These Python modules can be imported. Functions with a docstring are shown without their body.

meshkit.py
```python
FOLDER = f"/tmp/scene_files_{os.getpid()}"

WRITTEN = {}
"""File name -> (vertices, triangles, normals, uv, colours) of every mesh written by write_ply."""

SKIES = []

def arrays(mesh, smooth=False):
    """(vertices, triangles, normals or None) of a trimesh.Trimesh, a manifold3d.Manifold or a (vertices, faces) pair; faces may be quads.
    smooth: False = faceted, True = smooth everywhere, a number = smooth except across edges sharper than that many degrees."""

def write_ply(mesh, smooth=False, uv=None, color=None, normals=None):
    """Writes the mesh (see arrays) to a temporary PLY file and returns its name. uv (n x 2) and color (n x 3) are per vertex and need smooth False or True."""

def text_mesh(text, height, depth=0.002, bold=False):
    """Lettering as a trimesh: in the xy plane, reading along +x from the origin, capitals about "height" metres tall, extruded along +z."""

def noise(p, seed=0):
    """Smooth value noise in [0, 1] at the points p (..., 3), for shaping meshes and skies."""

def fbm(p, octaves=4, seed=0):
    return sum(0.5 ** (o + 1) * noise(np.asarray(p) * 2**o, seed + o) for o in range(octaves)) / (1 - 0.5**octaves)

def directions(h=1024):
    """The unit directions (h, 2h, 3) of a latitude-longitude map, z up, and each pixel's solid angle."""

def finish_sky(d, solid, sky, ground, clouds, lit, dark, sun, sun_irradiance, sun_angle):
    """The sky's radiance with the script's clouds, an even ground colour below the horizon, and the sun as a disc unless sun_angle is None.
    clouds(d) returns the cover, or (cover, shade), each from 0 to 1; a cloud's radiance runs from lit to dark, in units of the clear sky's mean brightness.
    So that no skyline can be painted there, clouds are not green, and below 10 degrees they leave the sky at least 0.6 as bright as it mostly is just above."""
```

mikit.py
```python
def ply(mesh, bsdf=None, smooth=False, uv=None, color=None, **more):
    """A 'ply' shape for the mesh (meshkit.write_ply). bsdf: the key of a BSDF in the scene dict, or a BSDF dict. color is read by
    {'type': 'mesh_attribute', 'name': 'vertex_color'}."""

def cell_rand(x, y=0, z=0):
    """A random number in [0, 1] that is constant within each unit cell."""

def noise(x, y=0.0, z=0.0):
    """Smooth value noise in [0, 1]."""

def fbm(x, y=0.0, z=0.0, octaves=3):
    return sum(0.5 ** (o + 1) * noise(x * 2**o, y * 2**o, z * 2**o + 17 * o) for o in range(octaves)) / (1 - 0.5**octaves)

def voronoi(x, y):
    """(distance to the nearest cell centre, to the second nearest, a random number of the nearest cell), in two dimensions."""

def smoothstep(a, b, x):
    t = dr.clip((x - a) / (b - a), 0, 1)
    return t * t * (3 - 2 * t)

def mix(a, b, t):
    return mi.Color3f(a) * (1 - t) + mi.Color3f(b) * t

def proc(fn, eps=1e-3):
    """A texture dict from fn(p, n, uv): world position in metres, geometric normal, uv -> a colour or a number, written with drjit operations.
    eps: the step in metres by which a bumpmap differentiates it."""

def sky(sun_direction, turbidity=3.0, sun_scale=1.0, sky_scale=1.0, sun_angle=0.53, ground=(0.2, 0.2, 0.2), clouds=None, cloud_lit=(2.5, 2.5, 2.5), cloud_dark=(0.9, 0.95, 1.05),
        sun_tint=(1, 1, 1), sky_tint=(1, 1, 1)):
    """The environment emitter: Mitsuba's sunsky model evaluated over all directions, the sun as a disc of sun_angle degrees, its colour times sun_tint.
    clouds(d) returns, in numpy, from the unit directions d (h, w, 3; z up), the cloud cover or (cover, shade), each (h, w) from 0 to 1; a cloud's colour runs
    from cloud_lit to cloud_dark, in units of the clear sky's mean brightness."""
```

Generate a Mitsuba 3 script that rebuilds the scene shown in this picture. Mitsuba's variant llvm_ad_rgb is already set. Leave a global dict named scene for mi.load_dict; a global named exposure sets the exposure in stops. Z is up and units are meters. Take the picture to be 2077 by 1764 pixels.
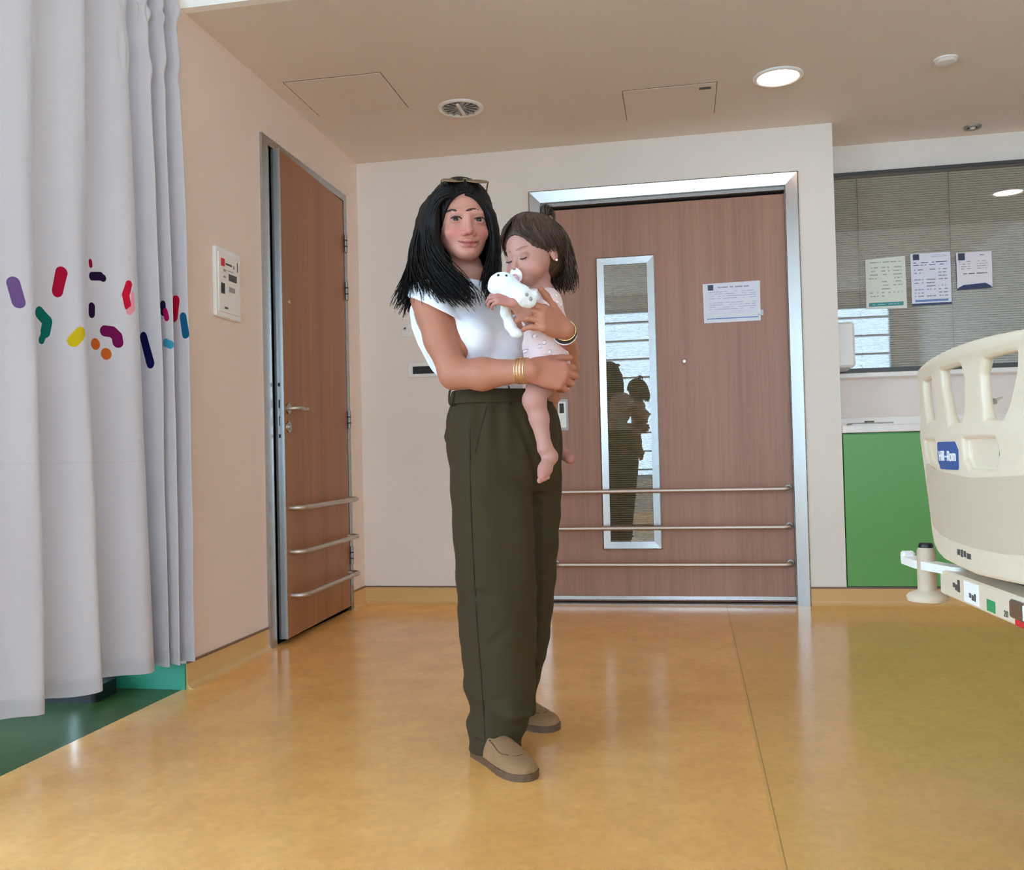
import math
import numpy as np, trimesh, manifold3d as m3, mitsuba as mi, mikit, meshkit
import drjit as dr
from shapely.geometry import Polygon, box as sbox, Point, LineString
from mikit import proc, noise, fbm, smoothstep, mix, cell_rand

T = mi.ScalarTransform4f
scene, labels = {}, {}
YAW, PITCH, ROLL, FPX = 0.1844, 0.0223, -0.0241, 1844.4252
EYE = np.array([0, 0, 0.85])

# ------------------------------------------------------------------ camera, light, exposure
def camera_axes():
    c, s = math.cos(YAW), math.sin(YAW)
    fw, rt, up = np.array([-s, c, 0]), np.array([c, s, 0]), np.array([0, 0, 1.0])
    c, s = math.cos(PITCH), math.sin(PITCH)
    fw, up = fw * c + up * s, up * c - fw * s
    c, s = math.cos(ROLL), math.sin(ROLL)
    return fw, rt * c + up * s, up * c - rt * s
_fw, _rt, _up = camera_axes()
scene['camera'] = {'type': 'perspective', 'fov': math.degrees(2 * math.atan(2077 / 2 / FPX)), 'fov_axis': 'x', 'near_clip': 0.05, 'far_clip': 60.0,
    'to_world': T().look_at(origin=EYE.tolist(), target=(EYE + _fw).tolist(), up=_up.tolist())}
exposure = 0.25
WINDOW_LIGHT = [2.65, 3.68, 4.65]        # overcast daylight seen through the windows behind the camera
BAY_LIGHT = [3.1, 4.7, 6.4]
LAMP_LIGHT = [11.0, 7.6, 6.2]         # warm ceiling downlights

def rgb(*c):
    return {'type': 'rgb', 'value': list(c)}
def srgb(r, g, b):
    return [float(x) for x in np.where(np.array([r, g, b]) / 255 < 0.04045, np.array([r, g, b]) / 255 / 12.92, ((np.array([r, g, b]) / 255 + 0.055) / 1.055) ** 2.4)]

def mat(key, bsdf, two=True):
    scene[key] = {'type': 'twosided', 'bsdf': bsdf} if two else bsdf
    return key
def princ(key, color, rough=0.5, metallic=0.0, spec=0.5, **more):
    col = color if isinstance(color, dict) else rgb(*color)
    d = {'type': 'principled', 'base_color': col, 'roughness': rough, 'metallic': metallic, **more}
    if metallic == 0.0:
        d['specular'] = spec
    return mat(key, d)

# ------------------------------------------------------------------ helpers
def numbered(key):
    if key not in scene and key not in labels and not any(k.startswith(key + '__') for k in scene):
        return key
    n = 1
    while f'{key}_{n:03d}' in scene or f'{key}_{n:03d}' in labels:
        n += 1
    return f'{key}_{n:03d}'
def tag(key, label=None, cat=None, group=None, kind=None):
    d = {a: b for a, b in (('label', label), ('category', cat), ('group', group), ('kind', kind)) if b}
    labels[key] = {**labels.get(key, {}), **d}
def thing(name, label, cat, group=None):
    key = numbered(name)
    tag(key, label, cat, group)
    return key
def obj(name, mesh, m, parent=None, smooth=False, label=None, **more):
    key = numbered(f'{parent}__{name}' if parent else name)
    scene[key] = mesh if isinstance(mesh, dict) else mikit.ply(mesh, m, smooth, **more)
    if isinstance(mesh, dict) and more:
        scene[key] = {**mesh, **more}
    if label:
        tag(key, label)
    return key
def struct(name, mesh, m, label=None, smooth=False, parent=None):
    k = obj(name, mesh, m, parent, smooth)
    if parent is None:
        tag(k, label, kind='structure')
    return k
def cat(*meshes):
    return trimesh.util.concatenate([m for m in meshes])
def bx(x0, x1, y0, y1, z0, z1):
    m = trimesh.creation.box([x1 - x0, y1 - y0, z1 - z0])
    m.apply_translation([(x0 + x1) / 2, (y0 + y1) / 2, (z0 + z1) / 2])
    return m
def from_manifold(m):
    k = m.to_mesh()
    return trimesh.Trimesh(k.vert_properties[:, :3], k.tri_verts, process=False)
def rbx(x0, x1, y0, y1, z0, z1, r=0.004):
    """box with chamfered edges"""
    pts = []
    for x, y, z in np.ndindex(2, 2, 2):
        p = np.array([(x0, x1)[x], (y0, y1)[y], (z0, z1)[z]])
        s = np.array([1 - 2 * x, 1 - 2 * y, 1 - 2 * z]) * r
        for a in range(3):
            q = p + s
            q[a] = p[a]
            pts.append(q)
    return from_manifold(m3.Manifold.hull_points(np.array(pts, np.float32)))
def frame_of(d):
    d = np.asarray(d, float) / np.linalg.norm(d)
    a = np.cross(d, [0, 0, 1.0] if abs(d[2]) < 0.9 else [1.0, 0, 0])
    a /= np.linalg.norm(a)
    return a, np.cross(d, a), d
def tube(path, r, n=12, caps=True, flat=1.0, side=None):
    """round (or flattened) tube along a path; r a number or one per point"""
    p = np.asarray(path, float)
    r = np.broadcast_to(np.asarray(r, float), (len(p),))
    t = np.gradient(p, axis=0)
    t /= np.linalg.norm(t, axis=1, keepdims=True) + 1e-12
    a = np.zeros_like(p)
    a[0] = frame_of(t[0])[0] if side is None else side
    for i in range(len(p)):
        if i:
            a[i] = a[i - 1]
        a[i] -= t[i] * (a[i] @ t[i])
        a[i] /= np.linalg.norm(a[i]) + 1e-12
    b = np.cross(t, a)
    ang = np.arange(n) * 2 * np.pi / n
    v = p[:, None] + r[:, None, None] * (np.cos(ang)[None, :, None] * a[:, None] + flat * np.sin(ang)[None, :, None] * b[:, None])
    i, j = np.meshgrid(np.arange(len(p) - 1), np.arange(n), indexing='ij')
    q = np.stack([i * n + j, i * n + (j + 1) % n, (i + 1) * n + (j + 1) % n, (i + 1) * n + j], -1).reshape(-1, 4)
    f = np.vstack([q[:, [0, 1, 2]], q[:, [0, 2, 3]]])
    v = v.reshape(-1, 3)
    if caps:
        v = np.vstack([v, p[:1], p[-1:]])
        k = len(v) - 2
        j = np.arange(n)
        f = np.vstack([f, np.stack([(j + 1) % n, j, j * 0 + k], 1), np.stack([j + (len(p) - 1) * n, (j + 1) % n + (len(p) - 1) * n, j * 0 + k + 1], 1)])
    return trimesh.Trimesh(v, f, process=False)
def cyl(a, b, r, n=20):
    return tube([a, b], r, n)
def lathe(profile, n=40, origin=(0, 0, 0), axis=(0, 0, 1)):
    """profile: (radius, height) points revolved about the axis"""
    pr = np.asarray(profile, float)
    a, b, d = frame_of(axis)
    ang = np.arange(n) * 2 * np.pi / n
    ring = np.cos(ang)[:, None] * a + np.sin(ang)[:, None] * b
    v = np.asarray(origin, float) + pr[:, 1][:, None, None] * d + pr[:, 0][:, None, None] * ring[None]
    i, j = np.meshgrid(np.arange(len(pr) - 1), np.arange(n), indexing='ij')
    q = np.stack([i * n + j, i * n + (j + 1) % n, (i + 1) * n + (j + 1) % n, (i + 1) * n + j], -1).reshape(-1, 4)
    m = trimesh.Trimesh(v.reshape(-1, 3), np.vstack([q[:, [0, 1, 2]], q[:, [0, 2, 3]]]), process=False)
    m.merge_vertices()
    m.update_faces(m.nondegenerate_faces())
    return m
def extrude(poly, h):
    return trimesh.creation.extrude_polygon(poly, h, engine='earcut')
def spline(pts, n):
    from scipy.interpolate import CubicSpline
    p = np.asarray(pts, float)
    s = np.r_[0, np.cumsum(np.linalg.norm(np.diff(p, axis=0), axis=1))]
    return CubicSpline(s, p)(np.linspace(0, s[-1], n))
def bent_rail(a, b, out, r, turn=0.035, n=14):
    """a round grab rail from foot a to foot b with curved ends, standing off by vector out"""
    a, b, out = (np.asarray(x, float) for x in (a, b, out))
    d = (b - a) / np.linalg.norm(b - a)
    pts = [a]
    for t in np.linspace(0, np.pi / 2, 7):
        pts.append(a + out * (1 - turn / np.linalg.norm(out) * (1 - math.sin(t))) + d * turn * (1 - math.cos(t)))
    for t in np.linspace(np.pi / 2, 0, 7):
        pts.append(b + out * (1 - turn / np.linalg.norm(out) * (1 - math.sin(t))) - d * turn * (1 - math.cos(t)))
    pts.append(b)
    return tube(pts, r, n)
def text_on(s, height, origin, right, up, depth=0.001):
    """raised lettering on a plane"""
    m = meshkit.text_mesh(s, height, depth, bold=True)
    right, up = (np.asarray(x, float) / np.linalg.norm(x) for x in (right, up))
    R = np.eye(4)
    R[:3, :3] = np.stack([right, up, np.cross(right, up)], 1)
    R[:3, 3] = origin
    m.apply_transform(R)
    return m

# ------------------------------------------------------------------ materials of the room
def floor_color(p, n, uv):
    a = fbm(p.x * 9, p.y * 9, 3.0, 4)
    b = fbm(p.x * 60, p.y * 60, 1.0, 2)
    c = mix(srgb(226, 171, 101), srgb(218, 161, 93), smoothstep(0.2, 0.8, a))
    c = mix(c, srgb(206, 160, 88), smoothstep(0.199, 0.201, p.x - (p.y - 4.46) * 0.0098) * 0.6)
    c = c * (0.94 + 0.12 * b)
    seam = dr.abs(p.x - 0.21 - (p.y - 4.46) * 0.0098)
    return mix(c, srgb(120, 78, 44), (1 - smoothstep(0.0008, 0.0024, seam)) * 0.5)
def floor_rough(p, n, uv):
    return 0.15 + 0.06 * fbm(p.x * 14, p.y * 14, 7.0, 3)
def green_color(p, n, uv):
    a = fbm(p.x * 10, p.y * 10, 5.0, 4)
    return mix(srgb(58, 84, 40), srgb(48, 72, 34), a)
princ('m_floor', proc(floor_color), proc(floor_rough), spec=0.45)
princ('m_floor_green', proc(green_color), 0.3, spec=0.2)
def wall_color(p, n, uv):
    return mix(srgb(238, 230, 220), srgb(234, 225, 215), fbm(p.x * 2.2 + p.y, p.z * 2.2, p.y * 2.2, 3))
princ('m_wall', proc(wall_color), 0.55, spec=0.3)
def wall_color_left(p, n, uv):
    return mix(srgb(239, 219, 206), srgb(234, 212, 198), fbm(p.y * 2.2, p.z * 2.2, 1.0, 3))
princ('m_wall_left', proc(wall_color_left), 0.55, spec=0.3)
def ceil_color(p, n, uv):
    return mix(srgb(228, 217, 206), srgb(222, 210, 197), fbm(p.x * 2.0, p.y * 2.0, 0.0, 3))
princ('m_ceiling', proc(ceil_color), 0.7, spec=0.2)
princ('m_white', srgb(250, 250, 246), 0.45)
princ('m_lime', srgb(150, 190, 70), 0.5)
princ('m_teal', srgb(48, 138, 108), 0.45)
princ('m_skirt', srgb(214, 172, 112), 0.35)
princ('m_skirt_top', srgb(120, 92, 74), 0.4)
def wood(base, dark, sx):
    def fn(p, n, uv):
        u = p.x + p.y * 1.0
        g = fbm(u * 95, p.z * 1.6, 2.0, 4)
        w = fbm(u * 14 + 3, p.z * 0.5, 9.0, 3)
        fine = noise(u * 420, p.z * 14, 4.0)
        return mix(base, dark, dr.clip(g * 0.75 + (w - 0.5) * 0.7 + (fine - 0.5) * 0.25, 0, 1))
    return fn
princ('m_wood_back', proc(wood(srgb(176, 132, 112), srgb(152, 110, 92), 1)), 0.42, spec=0.4)
princ('m_wood_left', proc(wood(srgb(160, 106, 68), srgb(140, 88, 54), 1)), 0.42, spec=0.4)
def brushed(p, n, uv):
    return 0.20 + 0.08 * noise(p.x * 6, p.y * 6, p.z * 260)
mat('m_steel', {'type': 'roughconductor', 'material': 'none', 'specular_reflectance': rgb(0.50, 0.50, 0.495), 'alpha': 0.07, 'distribution': 'ggx'})
mat('m_steel_dark', {'type': 'roughconductor', 'material': 'none', 'specular_reflectance': rgb(0.42, 0.40, 0.38), 'alpha': 0.28, 'distribution': 'ggx'})
mat('m_chrome', {'type': 'roughconductor', 'material': 'none', 'specular_reflectance': rgb(0.85, 0.85, 0.85), 'alpha': 0.08, 'distribution': 'ggx'})
mat('m_rail', {'type': 'roughconductor', 'material': 'none', 'specular_reflectance': rgb(0.70, 0.62, 0.55), 'alpha': 0.22, 'distribution': 'ggx'})
princ('m_black', srgb(22, 22, 24), 0.4)
princ('m_dark_gap', srgb(40, 34, 30), 0.6)
princ('m_slat', srgb(188, 182, 164), 0.45)
princ('m_slat_door', srgb(160, 144, 104), 0.45)
princ('m_cord', srgb(90, 84, 74), 0.7)
mat('m_pane', {'type': 'thindielectric', 'int_ior': 1.85}, two=False)
princ('m_green_cabinet', srgb(97, 164, 86), 0.4)
princ('m_counter', srgb(238, 232, 226), 0.3)
princ('m_splash', srgb(232, 218, 210), 0.45)
princ('m_plastic_white', srgb(238, 236, 232), 0.35)
princ('m_plastic_grey', srgb(150, 148, 144), 0.4)
princ('m_plastic_dark', srgb(70, 70, 68), 0.4)
princ('m_red', srgb(196, 40, 44), 0.4)
princ('m_sky_frame', srgb(200, 202, 204), 0.4)

# ------------------------------------------------------------------ the room
D, XL, ZC, XC = 5.125, -1.859, 2.606, 0.8455
YF, YB = 3.21, 3.158             # ceiling bulkhead, front of the box on the left
Y0, X0, X1, ZH = -2.6, -3.7, 3.3, 3.05
YN = 5.55                        # back of the niche
struct('floor', bx(XL - 0.012, X1, Y0, YN + 0.1, -0.08, 0), 'm_floor', 'orange tan vinyl floor with a welded seam')
struct('floor_001', bx(X0, XL - 0.012, Y0, YB, -0.08, 0.0), 'm_floor_green', 'green vinyl floor beneath the curtain')
k = struct('ceiling', bx(X0, X1, YF, YN + 0.1, ZC, ZC + 0.06), 'm_ceiling', 'low tan lit plaster ceiling with downlights')
struct('ceiling_001', bx(X0, X1, Y0, YF, ZH, ZH + 0.06), 'm_ceiling', 'higher ceiling near the windows')
struct('trim_1', bx(XL, X1, YF - 0.02, YF + 0.02, ZC - 0.0005, ZH), 'm_white', 'white bulkhead face where the ceiling steps up')
# left wall, with the opening of the side door
LY0, LY1, LZ = 3.848, 4.909, 2.354
wl = cat(bx(XL - 0.14, XL, YB, LY0, 0, ZH), bx(XL - 0.14, XL, LY1, D, 0, ZH), bx(XL - 0.14, XL, LY0, LY1, LZ, ZH))
struct('wall_left', wl, 'm_wall_left', 'cream left wall with the side door')
struct('wall_left_return', bx(X0, XL - 0.001, YB - 0.001, YB + 0.14, 0, 2.56), 'm_wall', 'wall face behind the curtain')
struct('wall_left_return_top', bx(X0, XL - 0.001, YB - 0.001, YB + 0.14, 2.56, ZH), 'm_lime', 'lime green band of wall above the curtain')
struct('baseboard_left_return', bx(X0, XL, YB - 0.012, YB - 0.001, 0, 0.095), 'm_teal', 'teal skirting below the lime wall')
struct('wall_bay', bx(X0 - 0.12, X0, Y0, YB, 0, ZH), 'm_wall', 'bay wall')
# back wall with the wide door opening
DL, DR, DT = -0.8256, 0.660, 2.356
wb = cat(bx(XL, DL + 0.02, D, D + 0.14, 0, ZC), bx(DR - 0.02, XC, D, D + 0.14, 0, ZC), bx(DL + 0.02, DR - 0.02, D, D + 0.14, DT - 0.02, ZC))
struct('wall_back', wb, 'm_wall', 'cream back wall around the wide wooden door')
struct('wall_niche_side', bx(XC - 0.12, XC, D + 0.139, YN + 0.1, 0, ZC), 'm_wall', 'side of the niche')
struct('wall_niche', cat(bx(XC, X1, YN, YN + 0.1, 0, 1.28), bx(XC, X1, YN + 0.06, YN + 0.1, 1.28, 2.44)), 'm_splash', 'pale back of the sink niche')
struct('wall_lintel', cat(bx(XC, X1, YN - 0.012, YN + 0.1, 2.485, ZC), bx(XC, X1, YN - 0.025, YN + 0.1, 2.434, 2.484)), 'm_wall', 'pale lintel above the blind window')
struct('wall_right', bx(X1, X1 + 0.12, Y0, YN + 0.1, 0, ZH), 'm_wall', 'right wall')

def skirting(name, a, b, normal, label):
    """coved vinyl skirting with a dark top edge"""
    a, b, nrm = np.array([*a, 0.0]), np.array([*b, 0.0]), np.array([*normal, 0.0])
    prof = [(0.0, 0.0)] + [(0.028 * (1 - math.sin(t)) + 0.004, 0.028 * (1 - math.cos(t))) for t in np.linspace(0, np.pi / 2, 6)] + [(0.004, 0.094), (0.0, 0.094)]
    v = np.array([p + nrm * o + np.array([0, 0, z]) for p in (a, b) for o, z in prof])
    n = len(prof)
    f = []
    for i in range(n):
        j = (i + 1) % n
        f += [(i, j, n + j), (i, n + j, n + i)]
    f += [(0, i, i + 1) for i in range(1, n - 1)] + [(n, n + i + 1, n + i) for i in range(1, n - 1)]
    m = trimesh.Trimesh(v, f, process=False)
    m.fix_normals()
    k = struct(name, m, 'm_skirt', label)
    lo, hi = np.minimum(a, b), np.maximum(a, b)
    q = np.abs(nrm) * 0.007
    lo2, hi2 = np.minimum(lo, lo + nrm * 0.007), np.maximum(hi, hi + nrm * 0.007)
    obj('top_edge', bx(lo2[0], hi2[0], lo2[1], hi2[1], 0.094, 0.103), 'm_skirt_top', k)
skirting('baseboard_left', (XL, YB), (XL, LY0), (1, 0), 'tan coved skirting of the left wall')
skirting('baseboard_left_far', (XL, LY1), (XL, D), (1, 0), 'tan coved skirting beyond the side door')
skirting('baseboard_back', (XL, D), (DL, D), (0, -1), 'tan coved skirting of the back wall')
skirting('baseboard_column', (DR, D), (XC, D), (0, -1), 'tan coved skirting right of the wide door')

# windows behind the camera and in the bay: bright overcast daylight behind glass with outside louvres
def emitter(c):
    return {'type': 'area', 'radiance': rgb(*c)}
WX0, WX1, WZ0, WZ1 = -1.55, 3.0, 0.48, 2.88
struct('wall_front', cat(bx(X0, WX0, Y0 - 0.14, Y0, 0, ZH), bx(WX1, X1, Y0 - 0.14, Y0, 0, ZH), bx(WX0, WX1, Y0 - 0.14, Y0, 0, WZ0), bx(WX0, WX1, Y0 - 0.14, Y0, WZ1, ZH)), 'm_wall', 'window wall')
win = struct('window_1', cat(*[bx(x - 0.03, x + 0.03, Y0 - 0.1, Y0 - 0.03, WZ0, WZ1) for x in (WX0 + 0.03, WX0 + 1.52, WX0 + 3.03, WX1 - 0.03)], bx(WX0, WX1, Y0 - 0.1, Y0 - 0.03, WZ0, WZ0 + 0.05), bx(WX0, WX1, Y0 - 0.1, Y0 - 0.03, WZ1 - 0.05, WZ1)), 'm_sky_frame', 'wide window with outside louvres')
q = bx(WX0, WX1, Y0 - 0.40, Y0 - 0.39, WZ0 - 0.2, WZ1 + 0.1)
scene[win + '__daylight'] = {**mikit.ply(trimesh.Trimesh([[WX0, Y0 - 0.39, WZ0], [WX1, Y0 - 0.39, WZ0], [WX1, Y0 - 0.39, WZ1], [WX0, Y0 - 0.39, WZ1]], [[0, 2, 1], [0, 3, 2]], process=False), 'm_sky_frame'), 'emitter': emitter(WINDOW_LIGHT)}
lou = mikit.ply(rbx(WX0, WX1, -0.06, 0.06, -0.012, 0.012, 0.004), 'm_sky_frame')
for i in range(9):
    obj('louvre', lou, None, win, to_world=T().translate([0, Y0 - 0.26, WZ0 + 0.12 + i * 0.265]))
win2 = struct('window_2', cat(*[bx(X0 + 0.001, X0 + 0.05, y - 0.03, y + 0.03, 0.15, 2.8) for y in (-2.3, -0.9, 0.5, 1.9)], bx(X0 + 0.001, X0 + 0.05, -2.3, 1.9, 0.15, 0.20), bx(X0 + 0.001, X0 + 0.05, -2.3, 1.9, 2.75, 2.8)), 'm_sky_frame', 'bay window')
scene[win2 + '__daylight'] = {**mikit.ply(trimesh.Trimesh([[X0 + 0.01, -2.3, 0.15], [X0 + 0.01, 1.9, 0.15], [X0 + 0.01, 1.9, 2.8], [X0 + 0.01, -2.3, 2.8]], [[0, 1, 2], [0, 2, 3]], process=False), 'm_sky_frame'), 'emitter': emitter(BAY_LIGHT)}

# ------------------------------------------------------------------ wide wooden door in the back wall
YD = D + 0.055                   # face of the leaf
def picture_frame(x0, x1, z0, z1, w, face, bottom=True):
    """mitred splayed frame pieces; face: (outer y, ridge y, inner y). Returns the pieces."""
    yo, yr, yi = face
    c = [(x0, z0), (x1, z0), (x1, z1), (x0, z1)]
    e = 0.006
    rings = []
    deep = 0.05 if not bottom else 0.02
    for off, y in ((0, yo + deep), (0, yo), (e, yr), (w, yi), (w, yi + deep)):
        rings.append([(x0 + off, y, z0 + (off if bottom else 0)), (x1 - off, y, z0 + (off if bottom else 0)), (x1 - off, y, z1 - off), (x0 + off, y, z1 - off)])
    out = []
    for s in ((0, 1), (1, 2), (2, 3), (3, 0)):
        if s == (0, 1) and not bottom:
            continue
        n = len(rings)
        v = np.array([r[s[0]] for r in rings] + [r[s[1]] for r in rings])
        f = []
        for i in range(n):
            j = (i + 1) % n
            f += [(i, n + j, j), (i, n + i, n + j)]
        f += [(0, i, i + 1) for i in range(1, n - 1)] + [(n, n + i + 1, n + i) for i in range(1, n - 1)]
        m = trimesh.Trimesh(v, f, process=False)
        m.fix_normals()
        out.append(m)
    return out
d1 = struct('door_1', rbx(DL + 0.06, DR - 0.066, YD, YD + 0.045, 0.012, DT - 0.10, 0.003), 'm_wood_back', 'wide wooden hospital door with a narrow glass strip')
for m in picture_frame(DL, DR, 0.0, DT, 0.068, (D - 0.014, D - 0.018, D - 0.005), bottom=False):
    obj('frame', m, 'm_steel', d1)
obj('frame_stop', cat(bx(DR - 0.070, DR - 0.022, D + 0.03, D + 0.14, 0, DT - 0.02), bx(DL + 0.022, DL + 0.07, D + 0.03, D + 0.14, 0, DT - 0.02), bx(DL + 0.022, DR - 0.022, D + 0.03, D + 0.14, DT - 0.085, DT - 0.02)), 'm_steel_dark', d1)
obj('backing', bx(DL, DR, D + 0.13, D + 0.14, 0, DT), 'm_dark_gap', d1)
obj('bottom_strip', rbx(DL + 0.06, DR - 0.066, YD - 0.008, YD + 0.002, 0.020, 0.044, 0.002), 'm_steel', d1)
obj('threshold', bx(DL + 0.02, DR - 0.02, D - 0.002, D + 0.12, 0.0, 0.006), 'm_steel_dark', d1)
GL, GR, GB, GT = -0.454, -0.123, 0.3046, 1.9605
for m in picture_frame(GL, GR, GB, GT, 0.044, (YD - 0.022, YD - 0.026, YD - 0.018)):
    obj('glazing_frame', m, 'm_steel', d1)
gx0, gx1, gz0, gz1 = GL + 0.044, GR - 0.044, GB + 0.044, GT - 0.044
obj('blind_backing', bx(gx0 - 0.01, gx1 + 0.01, YD - 0.0004, YD + 0.0, gz0 - 0.01, gz1 + 0.01), 'm_dark_gap', d1)
sl = trimesh.creation.box([gx1 - gx0, 0.0108, 0.0008])
sl.apply_transform(trimesh.transformations.rotation_matrix(math.radians(-40), [1, 0, 0]))
sl = mikit.ply(sl, 'm_slat_door')
YG = YD - 0.0135
n_s = 128
for i in range(n_s):
    obj('slat', sl, None, d1, to_world=T().translate([(gx0 + gx1) / 2, YG + 0.0075, gz0 + (i + 0.5) * (gz1 - gz0) / n_s]))
for x in (gx0 + 0.05, gx1 - 0.05):
    obj('ladder_cord', bx(x - 0.0012, x + 0.0012, YG + 0.0012, YG + 0.0022, gz0, gz1), 'm_cord', d1)
obj('pane', trimesh.Trimesh([[gx0, YG, gz0], [gx1, YG, gz0], [gx1, YG, gz1], [gx0, YG, gz1]], [[0, 1, 2], [0, 2, 3]], process=False), 'm_pane', d1)
RAILS = (0.634, 0.428, 0.2246)
for z in RAILS:
    r = obj('push_rail', bent_rail((DL + 0.10, YD, z), (0.565, YD, z), (0, -0.075, 0), 0.0125), 'm_rail', d1, smooth=40)
    for x in (DL + 0.10, 0.565):
        obj('rosette', lathe([(0, 0), (0.022, 0), (0.022, 0.004), (0.02, 0.006), (0.012, 0.007)], 20, (x, YD, z), (0, -1, 0)), 'm_steel_dark', r, smooth=35)
fp = obj('flush_pull', cat(*[bx(a, b, YD - 0.004, YD + 0.001, c, d) for a, b, c, d in ((-0.705, -0.692, 0.985, 1.165), (-0.648, -0.635, 0.985, 1.165), (-0.705, -0.635, 0.985, 1.0), (-0.705, -0.635, 1.15, 1.165))]), 'm_steel_dark', d1)
obj('recess', bx(-0.692, -0.648, YD - 0.0012, YD + 0.001, 1.0, 1.15), 'm_rail', fp)
obj('lever', rbx(-0.685, -0.660, YD - 0.006, YD - 0.001, 1.085, 1.14, 0.002), 'm_black', fp)
obj('stud', lathe([(0, 0.012), (0.009, 0.012), (0.012, 0.009), (0.012, 0)], 20, (0.026, YD, 1.352), (0, -1, 0)), 'm_rail', d1, smooth=40)

# ------------------------------------------------------------------ side door in the left wall, standing slightly ajar
d2 = struct('door_2', cat(bx(XL - 0.08, XL + 0.012, LY0, LY0 + 0.045, 0, LZ), bx(XL - 0.08, XL + 0.004, LY0 + 0.045, LY0 + 0.078, 0, LZ - 0.03),
    bx(XL - 0.08, XL + 0.012, LY1 - 0.042, LY1, 0, LZ), bx(XL - 0.08, XL + 0.012, LY0, LY1, LZ - 0.04, LZ)), 'm_steel', 'steel frame of the wooden side door')
obj('frame_stop', bx(XL - 0.060, XL - 0.006, LY0 + 0.076, LY0 + 0.107, 0, LZ - 0.03), 'm_plastic_grey', d2)
obj('backing', bx(XL - 0.138, XL - 0.12, LY0, LY1, 0, LZ), 'm_dark_gap', d2)
HX, HY, AJ, LW, LT = XL + 0.008, 4.864, math.radians(2.3), 0.905, 0.042
def leaf(m):
    """door coordinates: a along the leaf from the hinge, b out into the room, z up"""
    R = np.eye(4)
    a = np.array([math.sin(AJ), -math.cos(AJ), 0])
    b = np.array([math.cos(AJ), math.sin(AJ), 0])
    R[:3, 0], R[:3, 1], R[:3, 3] = a, b, [HX, HY, 0]
    R[:3, 2] = [0, 0, 1]
    if np.linalg.det(R[:3, :3]) < 0:
        m = m.copy()
        m.invert()
    m.apply_transform(R)
    return m
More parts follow.
